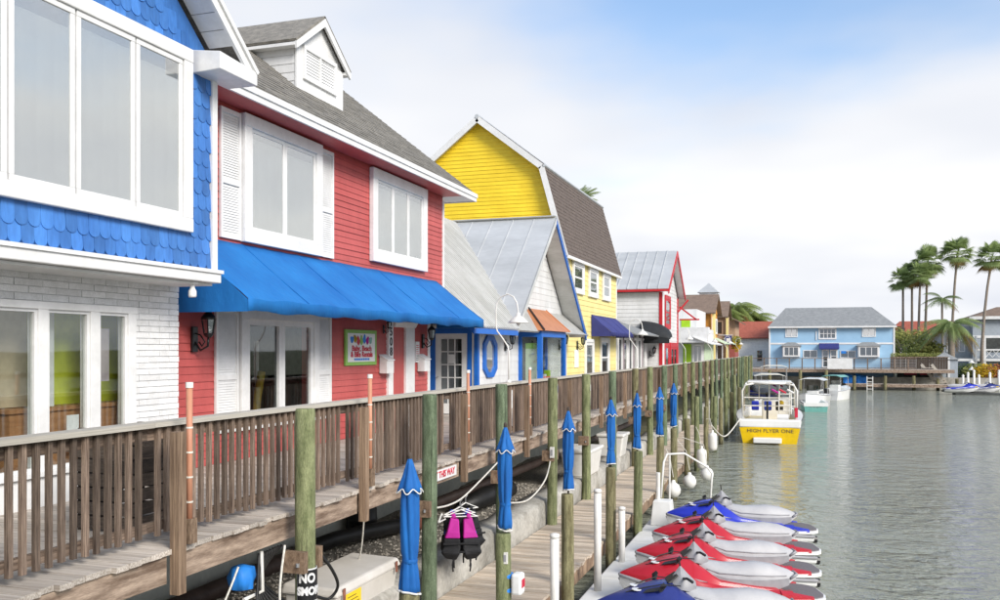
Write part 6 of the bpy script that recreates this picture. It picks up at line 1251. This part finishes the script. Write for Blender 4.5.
for k in range(9):
    a = 8.0+.055*k; rope('black_cable', [(-5.35, a+.1, -.38), (-5.30-.03*k, a, -.75), (-5.25, a-.15+.04*k, -1.15), (-5.2-.05*k, a-.2, -1.5)], f'black cable hanging in the bundle left of the signed piling, {ORD[k]} strand', .013, 'black_rubber', 5)
rope('black_hose', [(-4.95, 8.55, -.40), (-4.86, 8.72, -.62), (-4.84, 8.86, -.86), (-4.92, 8.80, -1.0), (-5.0, 8.62, -.95), (-4.95, 8.6, -1.2), (-4.92, 8.75, -1.5)], 'black hose looped on the right side of the signed piling', .018, 'black_rubber')
o = thing('blue_bucket', (-5.5, 8.0, -.7), 'crumpled blue bag in a white bracket under the boardwalk edge', 'bag'); leaf = MB().lathe((-5.45, 7.95, -.60), [(.02, -.14), (.11, -.11), (.135, 0), (.11, .10), (.03, .13)], 24, lambda a, j: 1+.13*math.sin(a*3+j*2)+.08*math.sin(a*7+j)); smooth_by_angle(leaf.build('bag', 'tarp_blue', o), 60); MB().tube([(-5.33, 8.12, -.36), (-5.33, 8.14, -.78), (-5.36, 7.85, -.80)], .02, 6).build('bracket', 'pvc_white', o)
# life vests on hangers
def vest(x, y, z, top, label, s=1.0, rz=0):
    o = thing('life_vest', (x, y, z), label, 'life vest', 'life vests drying on the rope', rz, local=True); o.scale = (1.12, 1.25, 1.0)
    for sx in (-1, 1):
        MB().loft([[(sx*.03, -.06, -.08), (sx*.14, -.06, -.05), (sx*.14, .02, -.05), (sx*.03, .02, -.08)], [(sx*.025, -.11, -.26), (sx*.19, -.09, -.26), (sx*.19, .03, -.26), (sx*.025, .0, -.26)], [(sx*.02, -.12, -.34), (sx*.22, -.09, -.34), (sx*.22, .04, -.34), (sx*.02, .0, -.34)]]).build('front_panel', top, o, bevel=.015)
        MB().loft([[(sx*.02, -.125, -.342), (sx*.23, -.09, -.342), (sx*.23, .05, -.342), (sx*.02, .0, -.342)], [(sx*.015, -.14, -.48), (sx*.245, -.1, -.48), (sx*.245, .06, -.48), (sx*.015, .0, -.48)], [(sx*.04, -.16, -.56), (sx*.27, -.13, -.54), (sx*.25, .05, -.58), (sx*.02, .0, -.60)], [(sx*.07, -.10, -.66), (sx*.20, -.09, -.64), (sx*.19, .03, -.64), (sx*.05, .0, -.66)]]).build('lower_panel', 'vest_black', o, bevel=.02)
        MB().tube([(sx*.09, -.03, -.06), (sx*.11, .0, .0), (sx*.09, .05, -.05)], .03, 6).build('shoulder_strap', top, o); MB().tube([(sx*.1, -.10, -.6), (sx*.12, -.11, -.72), (sx*.11, -.1, -.82)], .011, 5).build('dangling_strap', 'vest_black', o)
    MB().box(-.2, .2, .03, .09, -.60, -.06).build('back_panel', 'vest_black', o, bevel=.02); MB().tube([(-.22, -.02, -.04), (0, -.02, .06), (.22, -.02, -.04), (-.22, -.02, -.04)], .010, 5).build('hanger', 'pvc_white', o); MB().tube([(0, -.02, .06), (0, -.02, .14), (.03, -.02, .17)], .007, 5).build('hook', 'steel', o)
    for k in (-.42, -.54): MB().box(-.24, .24, -.145, -.13, k, k+.025).build('buckle_strap', 'vest_black', o)
    return o
vest(-4.72, 12.35, -.66, 'magenta', 'magenta and black life vest on a white hanger', 1, rad(25)); vest(-4.86, 12.65, -.68, 'vest_blue', 'blue and black life vest behind the magenta one', 1, rad(40)); vest(-4.88, 12.92, -.66, 'vest_black', 'all-black life vest hanging rightmost on the rope', 1, rad(60))
o = thing('white_hanger', (-4.85, 12.2, -.7), 'empty white clothes hanger on the rope beside the second piling', 'hanger'); MB().tube([(-4.85, 11.80, -.70), (-4.85, 11.92, -.60), (-4.85, 12.06, -.70), (-4.85, 11.80, -.70)], .011, 5).build('frame', 'pvc_white', o)
# bins on the dock
for i, (x, y, w) in enumerate(((-5.34, 22.7, 1.3), (-5.36, 26.9, .8))):
    o = thing('white_bin', (x, y, -1.45), ['large white lidded bin by the seawall behind the third umbrella', 'smaller white bin by the seawall behind the fourth umbrella'][i], 'bin', 'white bins by the seawall')
    MB().hexa([(x-.3, y-w/2, -1.45), (x+.3, y-w/2, -1.45), (x+.3, y+w/2, -1.45), (x-.3, y+w/2, -1.45), (x-.38, y-w/2-.08, -.85), (x+.38, y-w/2-.08, -.85), (x+.38, y+w/2+.08, -.85), (x-.38, y+w/2+.08, -.85)]).build('body', 'pvc_white', o, bevel=.03); MB().box(x-.42, x+.42, y-w/2-.12, y+w/2+.12, -.85, -.76).build('lid', 'pvc_white', o, bevel=.03)
# slatted crate on the deck behind the railing
o = thing('slatted_crate', (-6.3, 7.4, 0), 'dark slatted wooden crate on the deck behind the railing', 'crate')
for k in range(7):
    z = .03+.135*k; ubox('slat', 'dark_wood', o, -5.98, -5.95, 6.95, 7.85, z, z+.115); ubox('slat', 'dark_wood', o, -6.62, -5.985, 6.93, 6.96, z, z+.115); ubox('slat', 'dark_wood', o, -6.65, -6.62, 6.95, 7.85, z, z+.115); ubox('slat', 'dark_wood', o, -6.62, -5.985, 7.83, 7.86, z, z+.115)
for x, y in ((-6.02, 6.97), (-6.02, 7.79), (-6.6, 6.97), (-6.6, 7.79)): ubox('corner_post', 'dark_wood', o, x-.03, x+.03, y, y+.05, .0, .98)
# blue straps and parcel on the nearest short dock piling
o = thing('tied_parcel', (-3.3, 10.5, -1.3), 'white parcel tied with blue straps to the second short piling', 'parcel'); 
for z in (-1.05, -1.22): MB().lathe((-3.43, 10.5, z), [(.101, 0), (.104, .01), (.104, .04), (.101, .05)], 18).build('strap', 'tarp_blue', o)
MB().box(-3.33, -3.20, 10.40, 10.58, -1.24, -.98).build('bag', 'white_paint', o, bevel=.03); MB().box(-3.199, -3.195, 10.43, 10.55, -1.15, -1.05).build('label_patch', 'sign_red', o)
o = thing('outlet_plate', (-3.3, 10.4, -.8), 'small white outlet plate on the second short piling', 'outlet'); MB().box(-3.43, -3.37, 10.385, 10.415, -.86, -.72).build('plate', 'pvc_white', o); MB().box(-3.415, -3.385, 10.378, 10.386, -.83, -.75).build('socket', 'ski_grey', o)
o = thing('outlet_plate', (-4.82, 18.2, -.6), 'small white outlet plate on the fourth tall piling', 'outlet'); MB().box(-4.93, -4.85, 18.06, 18.13, -.50, -.28).build('plate', 'pvc_white', o); MB().box(-4.91, -4.87, 18.05, 18.061, -.45, -.33).build('socket', 'ski_grey', o)
